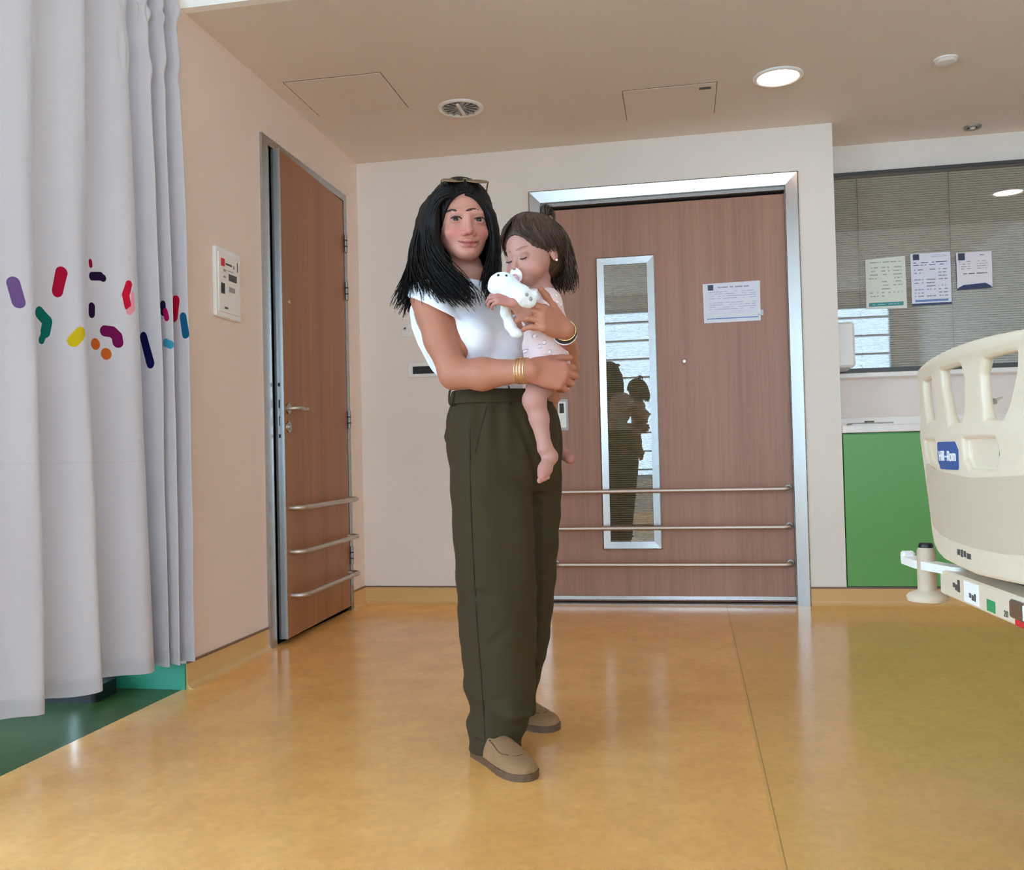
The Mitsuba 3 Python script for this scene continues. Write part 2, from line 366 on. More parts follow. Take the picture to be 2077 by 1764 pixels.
lf = obj('leaf', leaf(rbx(0, LW - 0.003, -LT, 0, 0.025, 2.312, 0.002)), 'm_wood_left', d2)
obj('edge_plate', leaf(rbx(LW - 0.006, LW + 0.002, -LT - 0.001, 0.001, 0.024, 2.313, 0.0015)), 'm_steel', lf)
for z, hz, w in ((1.205, 0.008, 0.011), (1.115, 0.019, 0.007), (1.035, 0.024, 0.004), (0.965, 0.008, 0.010)):
    obj('lock_slot', leaf(bx(LW + 0.0015, LW + 0.0028, -0.021 - w / 2, -0.021 + w / 2, z - hz, z + hz)), 'm_black', lf)
for z in RAILS:
    r = obj('push_rail', leaf(bent_rail((LW - 0.055, 0, z - 0.006), (0.02, 0, z - 0.006), (0, 0.066, 0), 0.0125, 0.045)), 'm_rail', lf, smooth=40)
hd = obj('lever_handle', leaf(tube(spline([(LW - 0.05, 0.0, 1.095), (LW - 0.05, 0.035, 1.096), (LW - 0.062, 0.05, 1.097), (LW - 0.10, 0.052, 1.097), (LW - 0.185, 0.05, 1.099)], 24), 0.0095, 12)), 'm_rail', lf, smooth=40)
obj('rose', leaf(lathe([(0, 0.009), (0.022, 0.009), (0.026, 0.006), (0.026, 0)], 24, (LW - 0.05, 0, 1.095), (0, 1, 0))), 'm_steel', lf, smooth=40)
obj('key_rose', leaf(lathe([(0, 0.010), (0.012, 0.010), (0.014, 0.006), (0.026, 0.006), (0.027, 0)], 24, (LW - 0.05, 0, 1.008), (0, 1, 0))), 'm_steel', lf, smooth=40)
obj('stud', leaf(lathe([(0.004, 0.006), (0.007, 0.006), (0.010, 0.004), (0.010, 0)], 20, (LW - 0.085, 0, 1.605), (0, 1, 0))), 'm_chrome', lf, smooth=40)
for z in (2.07, 1.80, 1.07, 0.31):
    h = obj('hinge', cat(cyl((XL + 0.02, HY + 0.004, z - 0.05), (XL + 0.02, HY + 0.004, z + 0.05), 0.0095), bx(XL + 0.0125, XL + 0.0145, HY + 0.004, HY + 0.036, z - 0.05, z + 0.05)), 'm_steel_dark', d2)
    for dz in (-0.017, 0.017):
        obj('ring', cyl((XL + 0.02, HY + 0.004, z + dz - 0.003), (XL + 0.02, HY + 0.004, z + dz + 0.003), 0.0105), 'm_black', h)
# ------------------------------------------------------------------ ceiling fittings
princ('m_lens', srgb(240, 220, 212), 0.5)
princ('m_reflector', srgb(150, 150, 146), 0.25, metallic=0.8)
def downlight(x, y, lit, label, r=0.108):
    t = thing('ceiling_light', label, 'ceiling light', 'round ceiling downlights')
    obj('trim_ring', lathe([(r - 0.018, 0.012), (r - 0.016, -0.004), (r - 0.008, -0.010), (r, -0.010), (r + 0.006, -0.006), (r + 0.008, 0.0)], 48, (x, y, ZC)), 'm_plastic_white', t, smooth=50)
    if lit:
        k = obj('diffuser', lathe([(0, -0.001), (r - 0.012, -0.001)], 48, (x, y, ZC), (0, 0, 1)), 'm_lens', t)
        m = lathe([(0, 0), (r - 0.013, 0)], 48, (x, y, ZC - 0.002), (0, 0, 1))
        if m.face_normals[0][2] > 0:
            m.invert()
        scene[k] = {**mikit.ply(m, 'm_lens'), 'emitter': emitter(LAMP_LIGHT)}
    else:
        obj('reflector', lathe([(0, -0.0015), (r - 0.02, -0.0015)], 40, (x, y, ZC)), 'm_reflector', t)
        for s in range(14):
            a = s * 2 * math.pi / 14
            ca, sa = math.cos(a), math.sin(a)
            obj('facet', tube([(x + 0.03 * ca, y + 0.03 * sa, ZC - 0.003), (x + (r - 0.024) * ca, y + (r - 0.024) * sa, ZC - 0.006)], [0.002, 0.006], 6), 'm_plastic_grey', t)
        obj('lamp_tube', rbx(x - 0.008, x + 0.008, y - 0.07, y + 0.07, ZC - 0.012, ZC - 0.002, 0.003), 'm_plastic_white', t)
downlight(-1.049, 4.427, False, 'round ceiling downlight that is off, above the dark-haired person')
downlight(0.494, 4.418, True, 'round ceiling downlight that is lit, right of the square access panel with a latch')
downlight(2.29, 4.14, True, 'round lit ceiling downlight beyond the bed, mirrored in the blind window')
t = thing('smoke_detector', 'flat round white smoke detector on the ceiling near the right edge', 'smoke detector')
obj('body', lathe([(0, -0.028), (0.025, -0.027), (0.042, -0.02), (0.046, -0.008), (0.046, 0)], 32, (1.23, 4.406, ZC)), 'm_ceiling', t, smooth=40)
obj('base_ring', lathe([(0.046, -0.007), (0.051, -0.006), (0.052, 0)], 32, (1.23, 4.406, ZC)), 'm_plastic_white', t, smooth=40)
t = thing('spotlight', 'small dark recessed spotlight in the ceiling before the blind window', 'ceiling light')
obj('trim_ring', lathe([(0.028, -0.002), (0.032, -0.010), (0.042, -0.010), (0.046, -0.004), (0.047, 0)], 32, (1.63, 5.387, ZC)), 'm_steel_dark', t, smooth=40)
obj('recess', lathe([(0, -0.0015), (0.030, -0.0015)], 32, (1.63, 5.387, ZC)), 'm_black', t)
obj('bulb', lathe([(0, -0.014), (0.010, -0.012), (0.015, -0.006), (0.015, -0.001)], 20, (1.63, 5.387, ZC)), 'm_plastic_white', t, smooth=40)
def access(label, x0, x1, y0, y1, latch):
    t = thing('access_panel', label, 'ceiling panel', 'ceiling access panels')
    obj('panel', rbx(x0 + 0.004, x1 - 0.004, y0 + 0.004, y1 - 0.004, ZC - 0.003, ZC + 0.004, 0.001), 'm_ceiling', t)
    e = 0.0035
    obj('gap', cat(bx(x0, x1, y0, y0 + e, ZC - 0.0012, ZC), bx(x0, x1, y1 - e, y1, ZC - 0.0012, ZC), bx(x0, x0 + e, y0, y1, ZC - 0.0012, ZC), bx(x1 - e, x1, y0, y1, ZC - 0.0012, ZC)), 'm_skirt_top', t)
    if latch:
        obj('latch', rbx(x1 - 0.085, x1 - 0.03, y0 + 0.045, y0 + 0.065, ZC - 0.007, ZC - 0.002, 0.0015), 'm_plastic_dark', t)
access('square ceiling access panel beside the left wall, without a latch', -1.775, -1.30, 3.925, 4.36, False)
access('square ceiling access panel with a small dark latch, between the two downlights', -0.240, 0.215, 4.41, 4.815, True)

# ------------------------------------------------------------------ panel on the left wall and switch on the back wall
t = thing('call_panel', 'white nurse call panel with a red button on the left wall beside the curtain', 'control panel')
x = XL
obj('back_plate', rbx(x, x + 0.016, 3.400, 3.613, 1.447, 1.735, 0.004), 'm_plastic_white', t)
obj('face_plate', rbx(x + 0.014, x + 0.020, 3.418, 3.597, 1.468, 1.715, 0.002), 'm_counter', t)
obj('call_button', rbx(x + 0.018, x + 0.026, 3.436, 3.462, 1.658, 1.690, 0.003), 'm_red', t)
for a, b, c, d, m in ((3.475, 3.53, 1.668, 1.676, 'm_plastic_dark'), (3.54, 3.552, 1.662, 1.676, 'm_plastic_grey'), (3.573, 3.580, 1.655, 1.695, 'm_plastic_dark')):
    obj('marking', bx(x + 0.0195, x + 0.0206, a, b, c, d), m, t)
obj('socket', rbx(x + 0.0195, x + 0.023, 3.50, 3.566, 1.606, 1.634, 0.001), 'm_plastic_dark', t)
obj('socket', rbx(x + 0.0195, x + 0.023, 3.436, 3.462, 1.545, 1.588, 0.001), 'm_black', t)
obj('socket', rbx(x + 0.0195, x + 0.023, 3.50, 3.55, 1.560, 1.580, 0.001), 'm_plastic_grey', t)
for a, z in ((3.455, 1.638), (3.455, 1.612)):
    obj('marking', bx(x + 0.0195, x + 0.0206, a, a + 0.022, z, z + 0.007), 'm_plastic_grey', t)
obj('marking', bx(x + 0.0195, x + 0.0206, 3.462, 3.49, 1.484, 1.492), 'm_plastic_dark', t)
obj('marking', bx(x + 0.0195, x + 0.0206, 3.455, 3.54, 1.645, 1.648), 'm_plastic_grey', t)
t = thing('wall_switch', 'white wall socket plate with a dark insert behind the bent elbow', 'wall switch')
obj('plate', rbx(-1.565, -1.34, D - 0.011, D, 1.318, 1.405, 0.003), 'm_plastic_white', t)
obj('insert', rbx(-1.535, -1.40, D - 0.014, D - 0.009, 1.338, 1.382, 0.002), 'm_black', t)
t = thing('wall_hook', 'small white wall fitting behind the raised upper arm, above the socket plate', 'hook')
obj('plate', rbx(-1.600, -1.545, D - 0.008, D, 1.56, 1.63, 0.002), 'm_plastic_white', t)
obj('peg', cyl((-1.575, D - 0.03, 1.605), (-1.575, D, 1.612), 0.005, 12), 'm_plastic_dark', t, smooth=40)

# ------------------------------------------------------------------ notices
def rows(p, z0, z1, n, fill, seed, x0, x1, step=0.0085):
    """pseudo print: rows of word-like dashes"""
    t = (p.z - z0) / (z1 - z0) * n
    on = smoothstep(0.28, 0.36, t - dr.floor(t)) * (1 - smoothstep(0.62, 0.70, t - dr.floor(t)))
    word = smoothstep(0.30, 0.36, noise(p.x / step, dr.floor(t) * 7 + seed, 1.0))
    ok = dr.select((p.z > z0) & (p.z < z1) & (p.x > x0) & (p.x < x1) & (cell_rand(dr.floor(t), seed, 3) < fill), 1.0, 0.0)
    return on * word * ok
def rect(p, x0, x1, z0, z1):
    return dr.select((p.x > x0) & (p.x < x1) & (p.z > z0) & (p.z < z1), 1.0, 0.0)
def print_a(p, n, uv):       # notice on the door
    c = mi.Color3f(srgb(226, 232, 244))
    c = mix(c, srgb(60, 72, 130), rows(p, 1.745, 1.768, 1, 1, 2, 0.215, 0.41) * 0.6)
    c = mix(c, srgb(90, 110, 180), rows(p, 1.628, 1.738, 9, 0.95, 5, 0.17, 0.425, 0.012) * 0.42)
    c = mix(c, srgb(120, 150, 215), rows(p, 1.600, 1.626, 3, 0.8, 8, 0.17, 0.40, 0.014) * 0.25)
    return mix(c, srgb(96, 130, 200), rect(p, 0.158, 0.435, 1.580, 1.586) * 0.9)
def print_b(p, n, uv):       # left notice on the blind window
    c = mi.Color3f(srgb(222, 226, 214))
    for j in range(3):
        c = mix(c, srgb(80, 84, 86), rows(p, 1.70, 1.885, 9, 0.75, 11 + j, 1.085 + 0.065 * j, 1.132 + 0.065 * j, 0.007) * 0.55)
    c = mix(c, srgb(70, 110, 120), rows(p, 1.895, 1.915, 1, 1, 17, 1.09, 1.26, 0.006) * 0.6)
    c = mix(c, srgb(60, 140, 140), rect(p, 1.078, 1.265, 1.652, 1.674))
    return mix(c, srgb(200, 225, 225), rows(p, 1.656, 1.670, 1, 1, 19, 1.10, 1.24, 0.006) * 0.6)
def print_c(p, n, uv):       # middle notice
    c = mi.Color3f(srgb(226, 228, 240))
    c = mix(c, srgb(90, 96, 120), rows(p, 1.915, 1.933, 2, 1, 23, 1.42, 1.50, 0.006) * 0.5)
    c = mix(c, srgb(40, 48, 96), rows(p, 1.868, 1.896, 2, 1, 24, 1.325, 1.505, 0.010) * 0.9)
    for j in range(3):
        c = mix(c, srgb(60, 66, 96), rows(p, 1.688, 1.858, 9, 0.8, 25 + j, 1.328 + 0.064 * j, 1.376 + 0.064 * j, 0.007) * 0.7)
    return mix(c, srgb(110, 140, 190), rect(p, 1.328, 1.505, 1.665, 1.678))
def print_d(p, n, uv):       # right notice
    c = mi.Color3f(srgb(232, 226, 236))
    c = mix(c, srgb(70, 76, 100), rows(p, 1.905, 1.922, 1, 1, 33, 1.675, 1.715, 0.006) * 0.8)
    for j in range(2):
        c = mix(c, srgb(60, 66, 100), rows(p, 1.832, 1.886, 4, 1, 35 + j, 1.565 + 0.093 * j, 1.627 + 0.09 * j, 0.006) * 0.6)
    return mix(c, srgb(40, 46, 80), rows(p, 1.803, 1.818, 1, 1, 39, 1.585, 1.712, 0.010) * 0.95)
for k_, f_ in (('a', print_a), ('b', print_b), ('c', print_c), ('d', print_d)):
    princ('m_print_' + k_, proc(f_), 0.5)
princ('m_navy', srgb(34, 46, 92), 0.4)
princ('m_logo_dark', srgb(44, 52, 76), 0.4)
princ('m_sleeve', srgb(190, 194, 196), 0.25)
def sheet(y, corners, bow=0.003, n=10):
    """thin sheet on a wall plane y: corners bl, br, tr, tl as (x, z); slightly bowed"""
    bl, br, tr, tl = (np.array(c) for c in corners)
    s = np.linspace(0, 1, n)
    P = []
    for off in (0, 0.0006):
        for a in s:
            for b in s:
                q = (bl * (1 - a) + br * a) * (1 - b) + (tl * (1 - a) + tr * a) * b
                P.append((q[0], y - 0.001 - bow * 4 * b * (1 - b) * 0.5 - bow * (1 - math.sin(math.pi * a)) * 0.3 + off, q[1]))
    g = lambda i, j, k: k * n * n + i * n + j
    f = []
    for i in range(n - 1):
        for j in range(n - 1):
            f += [(g(i, j, 0), g(i + 1, j, 0), g(i + 1, j + 1, 0)), (g(i, j, 0), g(i + 1, j + 1, 0), g(i, j + 1, 0))]
            f += [(g(i, j, 1), g(i + 1, j + 1, 1), g(i + 1, j, 1)), (g(i, j, 1), g(i, j + 1, 1), g(i + 1, j + 1, 1))]
    rim = [(i, 0) for i in range(n)] + [(n - 1, j) for j in range(1, n)] + [(i, n - 1) for i in range(n - 2, -1, -1)] + [(0, j) for j in range(n - 2, 0, -1)]
    for (i, j), (a, b) in zip(rim, rim[1:] + rim[:1]):
        f += [(g(i, j, 0), g(i, j, 1), g(a, b, 1)), (g(i, j, 0), g(a, b, 1), g(a, b, 0))]
    m = trimesh.Trimesh(P, f, process=False)
    m.fix_normals()
    return m
t = thing('notice', 'white landscape paper notice taped to the wide wooden door', 'notice')
obj('paper', sheet(YD, [(0.141, 1.560), (0.447, 1.562), (0.449, 1.783), (0.138, 1.780)], 0.004), 'm_print_a', t, smooth=True)
obj('emblem', bx(0.166, 0.196, YD - 0.0050, YD - 0.0035, 1.742, 1.772), 'm_logo_dark', t)
obj('tape', bx(0.432, 0.462, YD - 0.0032, YD - 0.0026, 1.590, 1.620), 'm_sleeve', t)
YW = 5.50                        # the glass of the blind window
t = thing('notice', 'pale green-white portrait notice, leftmost of three on the blind window', 'notice', 'notices on the blind window')
obj('paper', sheet(YW, [(1.063, 1.640), (1.284, 1.634), (1.281, 1.934), (1.066, 1.925)]), 'm_print_b', t, smooth=True)
t = thing('notice', 'white portrait notice with a dark blue foot, in the middle on the blind window', 'notice', 'notices on the blind window')
obj('paper', sheet(YW, [(1.311, 1.647), (1.521, 1.647), (1.523, 1.943), (1.310, 1.943)]), 'm_print_c', t, smooth=True)
obj('emblem', bx(1.323, 1.357, YW - 0.0044, YW - 0.0036, 1.905, 1.938), 'm_logo_dark', t)
obj('foot_band', bx(1.311, 1.521, YW - 0.0044, YW - 0.0034, 1.645, 1.657), 'm_navy', t)
t = thing('notice', 'small white notice curling over a navy foot, rightmost on the blind window', 'notice', 'notices on the blind window')
obj('paper', sheet(YW, [(1.552, 1.726), (1.736, 1.726), (1.737, 1.932), (1.551, 1.933)], 0.012), 'm_print_d', t, smooth=True)
obj('emblem', bx(1.562, 1.597, YW - 0.0086, YW - 0.0078, 1.888, 1.928), 'm_logo_dark', t)
ft = Polygon([(1.552, 1.722), (1.736, 1.726), (1.722, 1.740), (1.700, 1.754), (1.585, 1.747), (1.556, 1.732)])
m = extrude(ft, 0.002)
m.apply_transform(np.array([[1, 0, 0, 0], [0, 0, -1, YW - 0.0080], [0, 1, 0, 0], [0, 0, 0, 1.0]]))
obj('foot_band', m, 'm_navy', t)

# ------------------------------------------------------------------ blind window above the sink niche
w3 = struct('window_3', cat(bx(XC, X1, YW - 0.012, YW + 0.05, 1.272, 1.300), bx(XC, X1, YW - 0.005, YW + 0.05, 2.418, 2.436), bx(XC, XC + 0.012, YW - 0.004, YW + 0.05, 1.3, 2.42)), 'm_plastic_dark', 'wide internal window with a grey blind between panes')
obj('backing', bx(XC, X1, YW + 0.05, YW + 0.06, 1.28, 2.43), 'm_dark_gap', w3)
wz0, wz1, ns = 1.302, 2.405, 84
s_ = trimesh.creation.box([X1 - XC - 0.03, 0.0128, 0.0009])
s_.apply_transform(trimesh.transformations.rotation_matrix(math.radians(-40), [1, 0, 0]))
s_ = mikit.ply(s_, 'm_slat')
for i in range(ns):
    obj('slat', s_, None, w3, to_world=T().translate([(X1 + XC) / 2, YW + 0.024, wz0 + (i + 0.5) * (wz1 - wz0) / ns]))
obj('head_rail', bx(XC + 0.012, X1, YW + 0.010, YW + 0.04, 2.404, 2.42), 'm_plastic_dark', w3)
for x in (1.035, 1.53, 2.03, 2.53):
    obj('ladder_cord', bx(x - 0.002, x + 0.002, YW + 0.012, YW + 0.0135, wz0, wz1), 'm_cord', w3)
obj('pane', trimesh.Trimesh([[XC + 0.012, YW, 1.3], [X1, YW, 1.3], [X1, YW, 2.42], [XC + 0.012, YW, 2.42]], [[0, 1, 2], [0, 2, 3]], process=False), 'm_pane', w3)
struct('trim_2', rbx(XC, X1, YW - 0.045, YN, 1.245, 1.272, 0.003), 'm_counter', 'white window sill over the splashback')
struct('trim_3', bx(XC, X1, YN - 0.010, YN - 0.002, 0.97, 1.245), 'm_splash', 'pale pink splashback')

# ------------------------------------------------------------------ counter, green cabinet, tap and small things
t = thing('worktop', 'white worktop above the green cabinet in the niche', 'counter')
obj('top', rbx(XC + 0.001, X1 - 0.001, D - 0.008, YN - 0.011, 0.926, 0.966, 0.004), 'm_counter', t)
struct('trim_4', rbx(XC + 0.001, X1 - 0.001, YN - 0.026, YN - 0.0105, 0.9665, 1.02, 0.003), 'm_counter', 'white upstand along the back of the worktop')
for x0, x1, lb in ((XC + 0.006, XC + 0.801, 'green cabinet under the worktop beside the white wall end'), (XC + 0.806, X1 - 0.01, 'green cabinet under the worktop mostly hidden behind the bed end')):
    t = thing('cabinet', lb, 'cabinet', 'green cabinets under the worktop')
    obj('door', rbx(x0, x1, D, D + 0.02, 0.106, 0.918, 0.002), 'm_green_cabinet', t)
    obj('carcass', bx(x0, x1, D + 0.022, YN - 0.04, 0.103, 0.924), 'm_green_cabinet', t)
    obj('bottom_trim', bx(x0, x1, D - 0.002, D + 0.02, 0.098, 0.1055), 'm_plastic_dark', t)
skirting('baseboard_niche', (XC, D + 0.004), (X1, D + 0.004), (0, -1), 'tan coved skirting below the green cabinets')
struct('wall_plinth', bx(XC, X1, D + 0.006, D + 0.03, 0, 0.098), 'm_skirt', 'plinth of the cabinets')
t = thing('dispenser', 'slim white dispenser on the side of the niche above the worktop', 'dispenser')
obj('body', rbx(XC, XC + 0.112, 5.285, 5.425, 1.292, 1.545, 0.012), 'm_plastic_white', t)
obj('nozzle', rbx(XC + 0.025, XC + 0.085, 5.31, 5.40, 1.278, 1.294, 0.004), 'm_plastic_grey', t)
t = thing('tap', 'chrome tap on the worktop seen through the bed end', 'tap')
tx, ty = 1.655, 5.36
obj('spout', tube(spline([(tx, ty, 0.967), (tx, ty, 1.03), (tx, ty - 0.012, 1.07), (tx, ty - 0.05, 1.085), (tx, ty - 0.10, 1.07)], 30), 0.012, 14), 'm_chrome', t, smooth=40)
obj('base', lathe([(0, 0.012), (0.022, 0.012), (0.026, 0.006), (0.026, 0.0005)], 24, (tx, ty, 0.966)), 'm_chrome', t, smooth=40)
obj('lever', tube([(tx, ty, 1.05), (tx + 0.02, ty, 1.085), (tx + 0.07, ty, 1.10)], [0.008, 0.007, 0.005], 10), 'm_chrome', t, smooth=40)
t = thing('tray', 'flat pale tray on the worktop left of the bed end', 'tray')
obj('dish', rbx(0.905, 1.12, 5.17, 5.32, 0.9665, 0.974, 0.002), 'm_plastic_white', t)
obj('rim', cat(bx(0.905, 1.12, 5.17, 5.174, 0.972, 0.980), bx(0.905, 1.12, 5.316, 5.32, 0.97, 0.980), bx(0.905, 0.909, 5.17, 5.32, 0.97, 0.980), bx(1.116, 1.12, 5.17, 5.32, 0.97, 0.980)), 'm_plastic_grey', t)
t = thing('tape_roll', 'small brown thing lying on the pale tray', 'tape roll')
obj('roll', lathe([(0.014, 0), (0.024, 0), (0.025, 0.003), (0.025, 0.013), (0.024, 0.016), (0.014, 0.016), (0.014, 0)], 24, (1.005, 5.22, 0.974)), 'm_skirt_top', t, smooth=40)
t = thing('pen', 'thin dark pen on the pale tray', 'pen')
obj('barrel', cyl((0.93, 5.23, 0.978), (0.985, 5.21, 0.978), 0.0036, 10), 'm_plastic_dark', t, smooth=40)
obj('cap', cyl((0.965, 5.2173, 0.978), (0.987, 5.2093, 0.978), 0.0043, 10), 'm_plastic_grey', t, smooth=40)
# ------------------------------------------------------------------ sculpting: a signed field on a grid, meshed by surface nets
class Clay:
    def __init__(self, xs, ys, zs):
        self.ax = [np.asarray(a, np.float32) for a in (xs, ys, zs)]
        self.F = np.full([len(a) for a in self.ax], 0.2, np.float32)
    @staticmethod
    def grid(lo, hi, h):
        return [np.arange(a, b + h, h) for a, b in zip(lo, hi)]
    def part(self, lo, hi):
        sl = tuple(slice(max(0, int(np.searchsorted(a, l)) - 1), int(np.searchsorted(a, u)) + 1) for a, l, u in zip(self.ax, lo, hi))
        X, Y, Z = (self.ax[i][sl[i]] for i in range(3))
        return sl, (X[:, None, None], Y[None, :, None], Z[None, None, :])
    def put(self, fn, lo, hi, k=0.0, how='add'):
        pad = k + 0.012
        sl, P = self.part(np.asarray(lo) - pad, np.asarray(hi) + pad)
        a = self.F[sl]
        if a.size == 0:
            return self
        d = fn(*P).astype(np.float32)
        if how == 'add':
            h = np.maximum(k - np.abs(a - d), 0) / k if k else 0
            self.F[sl] = np.minimum(a, d) - (h * h * k * 0.25 if k else 0)
        elif how == 'cut':
            h = np.maximum(k - np.abs(a + d), 0) / k if k else 0
            self.F[sl] = np.maximum(a, -d) + (h * h * k * 0.25 if k else 0)
        elif how == 'keep':
            self.F[sl] = np.maximum(a, d)
        elif how == 'push':       # displacement: d is added where it is non-zero
            self.F[sl] = a + d
        return self
    def bone(self, a, b, ra, rb, k=0.0, how='add'):
        a, b = np.asarray(a, float), np.asarray(b, float)
        d = b - a
        L2 = float(d @ d) + 1e-12
        r = max(ra, rb)
        def fn(X, Y, Z):
            t = np.clip(((X - a[0]) * d[0] + (Y - a[1]) * d[1] + (Z - a[2]) * d[2]) / L2, 0, 1)
            return np.sqrt((X - a[0] - t * d[0]) ** 2 + (Y - a[1] - t * d[1]) ** 2 + (Z - a[2] - t * d[2]) ** 2) - (ra + (rb - ra) * t)
        return self.put(fn, np.minimum(a, b) - r, np.maximum(a, b) + r, k, how)
    def chain(self, pts, rs, k=0.0, k0=None, how='add'):
        for i in range(len(pts) - 1):
            self.bone(pts[i], pts[i + 1], rs[i], rs[i + 1], k0 if (i == 0 and k0 is not None) else k, how)
        return self
    def ell(self, c, r, k=0.0, R=None, how='add'):
        c, r = np.asarray(c, float), np.asarray(r, float)
        m = np.eye(3) if R is None else np.asarray(R, float)      # columns: the ellipsoid's axes
        ext = np.sqrt(((m * r) ** 2).sum(1))
        def fn(X, Y, Z):
            x, y, z = X - c[0], Y - c[1], Z - c[2]
            q = [(m[0, i] * x + m[1, i] * y + m[2, i] * z) / r[i] for i in range(3)]
            k0 = np.sqrt(q[0] ** 2 + q[1] ** 2 + q[2] ** 2)
            k1 = np.sqrt((q[0] / r[0]) ** 2 + (q[1] / r[1]) ** 2 + (q[2] / r[2]) ** 2)
            return np.where(k1 > 1e-9, k0 * (k0 - 1) / np.maximum(k1, 1e-9), -r.min())
        return self.put(fn, c - ext, c + ext, k, how)
    def stack(self, rows, k=0.0, how='add', power=2.0, twist=True, shell=None):
        """rows: (z, cx, cy, rx, ry[, angle]) from low to high: a body of smoothly changing elliptical sections"""
        from scipy.interpolate import PchipInterpolator
        rows = np.array([list(r) + [0.0] * (6 - len(r)) for r in rows], float)
        f = PchipInterpolator(rows[:, 0], rows[:, 1:], extrapolate=False)
        z0, z1 = rows[0, 0], rows[-1, 0]
        m = rows[:, 3:5].max()
        lo = [rows[:, 1].min() - m, rows[:, 2].min() - m, z0]
        hi = [rows[:, 1].max() + m, rows[:, 2].max() + m, z1]
        def fn(X, Y, Z):
            v = f(np.clip(Z.ravel(), z0, z1))
            cx, cy, rx, ry, an = (v[:, i][None, None, :] for i in range(5))
            ca, sa = np.cos(an), np.sin(an)
            x, y = X - cx, Y - cy
            x, y = (x * ca + y * sa) / rx, (-x * sa + y * ca) / ry
            q = (np.abs(x) ** power + np.abs(y) ** power) ** (1 / power)
            g = np.sqrt((x / rx) ** 2 + (y / ry) ** 2) / np.maximum(np.sqrt(x * x + y * y), 1e-6)
            d = (q - 1) / np.maximum(g, 1e-3)
            dz = np.maximum(z0 - Z, Z - z1)
            return np.maximum(d, dz)
        return self.put(fn, lo, hi, k, how)
    def mesh(self, relax=2):
        F = self.F.copy()
        for a in range(3):
            for e in (0, -1):
                i = [slice(None)] * 3
                i[a] = e
                F[tuple(i)] = np.maximum(F[tuple(i)], 1e-3)
        n = np.array(F.shape)
        ins = F < 0
        cnt = np.zeros(n - 1, np.int8)
        for o in np.ndindex(2, 2, 2):
            cnt += ins[o[0]:n[0] - 1 + o[0], o[1]:n[1] - 1 + o[1], o[2]:n[2] - 1 + o[2]]
        cells = np.argwhere((cnt > 0) & (cnt < 8))
        num = np.full(n - 1, -1, np.int64)
        num[tuple(cells.T)] = np.arange(len(cells))
        val = {o: F[cells[:, 0] + o[0], cells[:, 1] + o[1], cells[:, 2] + o[2]] for o in np.ndindex(2, 2, 2)}
        acc, w = np.zeros((len(cells), 3)), np.zeros(len(cells))
        for o in np.ndindex(2, 2, 2):
            for a in range(3):
                if o[a] == 0:
                    p = list(o)
                    p[a] = 1
                    f0, f1 = val[o], val[tuple(p)]
                    on = (f0 < 0) != (f1 < 0)
                    t = np.where(on, f0 / np.where(on, f0 - f1, 1), 0)
                    q = np.array(o, float)[None].repeat(len(cells), 0)
                    q[:, a] = t
                    acc += q * on[:, None]
                    w += on
        g = cells + acc / w[:, None]
        V = np.stack([np.interp(g[:, a], np.arange(n[a]), self.ax[a]) for a in range(3)], 1)
        faces = []
        for a in range(3):
            b, c = (a + 1) % 3, (a + 2) % 3
            s0 = [slice(0, n[i]) for i in range(3)]
            s1 = [slice(0, n[i]) for i in range(3)]
            s0[a], s1[a] = slice(0, n[a] - 1), slice(1, n[a])
            A, B = ins[tuple(s0)], ins[tuple(s1)]
            e = np.argwhere(A != B)
            e = e[(e[:, b] > 0) & (e[:, c] > 0) & (e[:, b] < n[b] - 1) & (e[:, c] < n[c] - 1)]
            fl = A[tuple(e.T)]
            q = []
            for db, dc in ((-1, -1), (0, -1), (0, 0), (-1, 0)):
                i = e.copy()
                i[:, b] += db
                i[:, c] += dc
                q.append(num[tuple(i.T)])
            q = np.stack(q, 1)
            q[~fl] = q[~fl][:, ::-1]
            faces.append(q)
        Q = np.vstack(faces)
        Fc = np.vstack([Q[:, [0, 1, 2]], Q[:, [0, 2, 3]]])
        m = trimesh.Trimesh(V, Fc, process=False)
        return soften(m, relax)
def soften(m, n, lam=0.5, mu=-0.52):
    if not n:
        return m
    import scipy.sparse as sp
    e = m.edges_unique
    A = sp.coo_matrix((np.ones(2 * len(e)), (np.r_[e[:, 0], e[:, 1]], np.r_[e[:, 1], e[:, 0]])), shape=(len(m.vertices),) * 2).tocsr()
    A = sp.diags(1 / np.maximum(np.asarray(A.sum(1)).ravel(), 1)) @ A
    v = np.array(m.vertices)
    for _ in range(n):
        v = v + lam * (A @ v - v)
        v = v + mu * (A @ v - v)
    return trimesh.Trimesh(v, m.faces, process=False)
def poly_distance(P, x, y):
    """signed distance (negative inside) to a closed polygon"""
    P = np.asarray(P, float)
    d, inside = np.full(np.broadcast(x, y).shape, 1e9), np.zeros(np.broadcast(x, y).shape, bool)
    for a, b in zip(P, np.roll(P, -1, 0)):
        e = b - a
        t = np.clip(((x - a[0]) * e[0] + (y - a[1]) * e[1]) / (e @ e + 1e-12), 0, 1)
        d = np.minimum(d, (x - a[0] - t * e[0]) ** 2 + (y - a[1] - t * e[1]) ** 2)
        c = (a[1] > y) != (b[1] > y)
        inside ^= c & (x < (b[0] - a[0]) * (y - a[1]) / (b[1] - a[1] + 1e-12) + a[0])
    return np.sqrt(d) * np.where(inside, -1, 1)
def unit(v):
    v = np.asarray(v, float)
    return v / np.linalg.norm(v)

